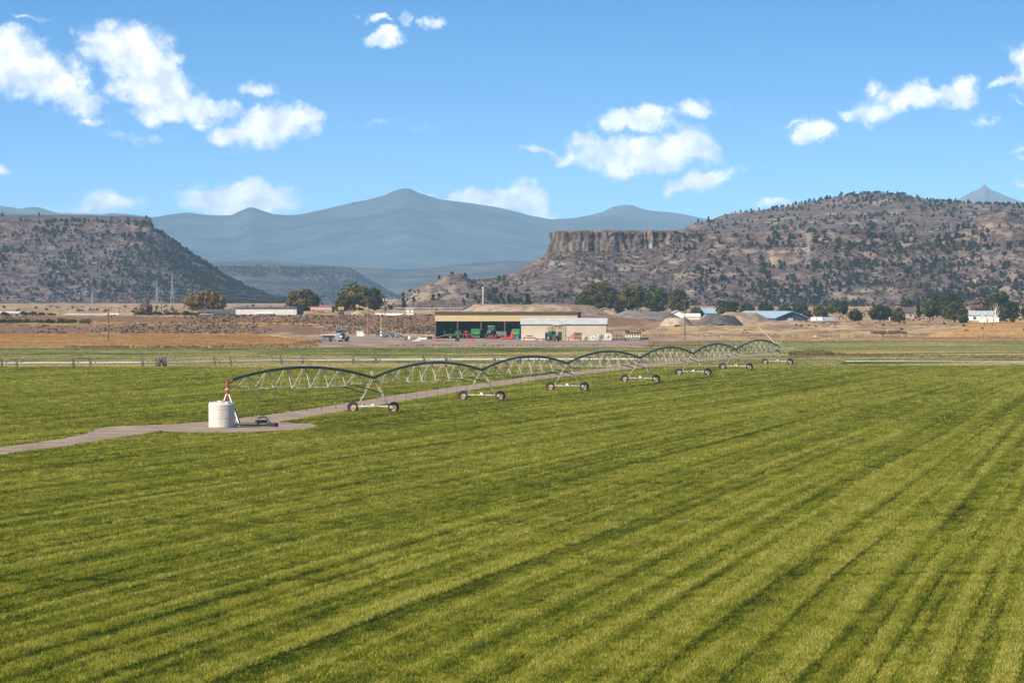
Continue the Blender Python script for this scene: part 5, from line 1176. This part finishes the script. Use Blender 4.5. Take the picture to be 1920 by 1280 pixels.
# trees on the far bench, too many and small to count
def zbench(X, Y): return np.interp(960 + X * F / Y, [b[0] for b in bench], [zrow(b[1], 6000) for b in bench]) * np.clip(.75 * (Y - 5580) / 420 + .25 * ((Y - 5580) / 420) ** 2, 0, 1) + 5 * (1 - np.clip((Y - 5580) / 420, 0, 1))
BJ = scatter(9000, -430, -150, 5590, 5990, zbench, lambda p, r: .8 + 0 * p, .45, .95, 81)
n = len(BJ[0]); rot = np.zeros((n, 3)); rot[:, 2] = rng.uniform(0, 6.28, n)
instancer('far_woodland', np.stack([BJ[0], BJ[1], BJ[2] - 1], -1), np.stack([BJ[3]] * 3, -1), rot, rng.random(n), rng.integers(0, 5, n), jsrc, 'dark juniper woodland on the far hazy bench', 'woodland')

# ------------------------------------------------------------------ dry weeds along the edges
M_weed = leaf_material('dry_weeds', [(.13, .07, .04), (.24, .13, .07), (.34, .21, .10), (.42, .30, .15)], .25)
def weedtuft(seed):
    o = tuft(seed, 22, .45, .8, .05); o.data.materials.clear(); o.data.materials.append(M_weed); return o
wsrc = [weedtuft(40 + k) for k in range(3)]
WX = []; WY = []; WS = []; WT = []
def strip(px0, r0, px1, r1, n, spread, smin, smax, t0, t1):
    q = rng.random(n); px = px0 + (px1 - px0) * q; row = r0 + (r1 - r0) * q; Y = yflat(row) + rng.normal(0, spread, n); X = xat(px, yflat(row)) + rng.normal(0, .5, n)
    keep = vnoise(X / 5, Y / 12, 91) > .42; WX.append(X[keep]); WY.append(Y[keep]); WS.append(rng.uniform(smin, smax, keep.sum())); WT.append(rng.uniform(t0, t1, keep.sum()))
strip(110, 653, 420, 652.5, 420, 9, .3, .9, .0, .6); strip(380, 651, 590, 649, 420, 10, .3, 1.0, .1, 1); strip(0, 646, 520, 646, 500, 12, .3, .7, .4, 1)
strip(560, 646, 600, 641, 160, 8, .4, 1.0, .1, .9); strip(1478, 666, 1560, 667, 260, 8, .5, 1.3, .0, .5); strip(1560, 667, 1720, 669, 300, 10, .3, .9, .1, .7); strip(1720, 669, 1920, 673, 260, 9, .3, .8, .1, .8)
strip(1200, 650, 1400, 650, 260, 9, .4, .9, .1, .7); strip(640, 648, 1200, 648, 260, 4, .2, .5, .0, .7); strip(1200, 632, 1920, 634, 420, 7, .3, .8, .3, 1); strip(1640, 630, 1700, 630, 120, 6, .6, 1.2, 0, .4)
strip(384, 801, 392, 800, 26, .5, .35, .6, .6, 1); strip(0, 687.5, 960, 684, 400, 4, .2, .5, .4, 1)
WX, WY, WS, WT = map(np.concatenate, (WX, WY, WS, WT)); n = len(WX); rot = np.zeros((n, 3)); rot[:, 2] = rng.uniform(0, 6.28, n)
instancer('dry_weeds', np.stack([WX, WY, G(WX, WY) + .005], -1), np.stack([WS, WS, WS], -1), rot, WT, rng.integers(0, 3, n), wsrc, 'dry reddish-brown weeds along the field edges', 'weeds')

# ------------------------------------------------------------------ rough growth on the pasture, the cut hay and the stubble
M_past = leaf_material('pasture_growth', [(.08, .13, .028), (.16, .19, .048), (.30, .27, .09), (.50, .375, .165)], .3)
M_stub = leaf_material('stubble_growth', [(.26, .12, .05), (.38, .20, .07), (.48, .29, .10), (.58, .40, .16)], .25)
def recolour(src, material): 
    for o in src: o.data.materials.clear(); o.data.materials.append(material)
    return src
psrc = recolour([tuft(60 + k, 18, .30, .16, .03) for k in range(3)], M_past); gsrc = recolour([tuft(70 + k, 18, .30, .2, .03) for k in range(3)], M_stub)
def cover(name, regions, src, label):
    P = []; S = []; T = []
    for (x0, x1, y0, y1, den, k, fn) in regions:
        n = int((x1 - x0) * (y1 - y0) * den); X = rng.uniform(x0, x1, n); Y = rng.uniform(y0, y1, n); v = fn(X, Y); keep = v > -5; keep &= ~on_track(X, Y); X, Y, v = X[keep], Y[keep], v[keep]
        kk = k * rng.uniform(.6, 1.4, len(X)); P.append(np.stack([X, Y, G(X, Y) + .02], -1)); S.append(np.stack([kk, kk, kk * .8], -1)); T.append(np.clip(v + rng.normal(0, .1, len(X)), 0, 1))
    P, S, T = map(np.concatenate, (P, S, T)); R_ = np.zeros_like(P); R_[:, 2] = rng.uniform(0, 6.28, len(P))
    return instancer(name, P, S, R_, T, rng.integers(0, len(src), len(P)), src, label, 'grass')
def vp(X, Y):
    dry = sm(735, 712, Y + 8 * np.sin(X * .05)) * .45 * (X < 58)
    v = .66 + 1.7 * (fbm(X / 26, Y / 7, 601, 3) - .5) + .7 * (fbm(X / 5, Y / 9, 611, 2) - .5) + dry - .22 * sm(870, 930, Y)
    return np.where((X < 62 + 6 * np.sin(Y * .05)) & (np.abs(X) < .135 * Y + 4), v, -9)
def vh(X, Y):
    a = Y - .16 * X + 9 * np.sin(X * .045)
    v = .60 + 3.4 * (fbm(X / 60, a / 13, 621, 3) - .47) + .6 * (fbm(X / 6, Y / 9, 631, 2) - .5)
    v = np.where(Y > 885, .60 + 1.3 * (fbm(X / 26, Y / 9, 641, 3) - .5), v)
    return np.where((X >= 62 + 6 * np.sin(Y * .05)) & (np.abs(X) < .135 * Y + 4), v, -9)
cover('pasture_grass', [(-125, 70, 700, 958, 1.2, 1.5, vp), (50, 150, 722, 1080, 1.2, 1.5, vh), (35, 60, 960, 1080, 1.0, 1.7, lambda X, Y: .62 + 1.3 * (fbm(X / 20, Y / 9, 641, 3) - .5))], psrc, 'rough pale green and tan grass of the pasture beyond the crop')
def vs(X, Y): 
    v = .5 + 1.2 * (fbm(X / 40, Y / 8, 651, 3) - .5) + .6 * (fbm(X / 5, Y / 6, 661, 2) - .5)
    edge = -50 - .16 * np.maximum(Y - 1090, 0) - .25 * np.maximum(1040 - Y, 0)
    return np.where((X < edge + 4 * (vnoise(X / 4, Y / 6, 5) - .5)) & (X > -.135 * Y - 4), v, -9)
def vt(X, Y): return np.where(X < -34 - 6 * vnoise(X / 5, Y / 4, 8), .55 + .9 * (fbm(X / 18, Y / 4, 671, 3) - .5), -9)
def vg(X, Y): return np.where(X > 121 + (Y - 1165) * .13, .62 + .8 * (fbm((X - .3 * Y) / 9, Y / 40, 681, 3) - .5), -9)
cover('stubble', [(-185, -45, 985, 1292, .9, 1.6, vs), (-185, -34, 1328, 1354, 1.2, 1.2, vt), (118, 195, 1166, 1400, .8, 1.3, vg), (56, 165, 1120, 1150, .9, 1.2, lambda X, Y: .6 + .8 * (fbm(X / 15, Y / 5, 691, 3) - .5))], gsrc, 'golden orange stubble on the cut grain fields')
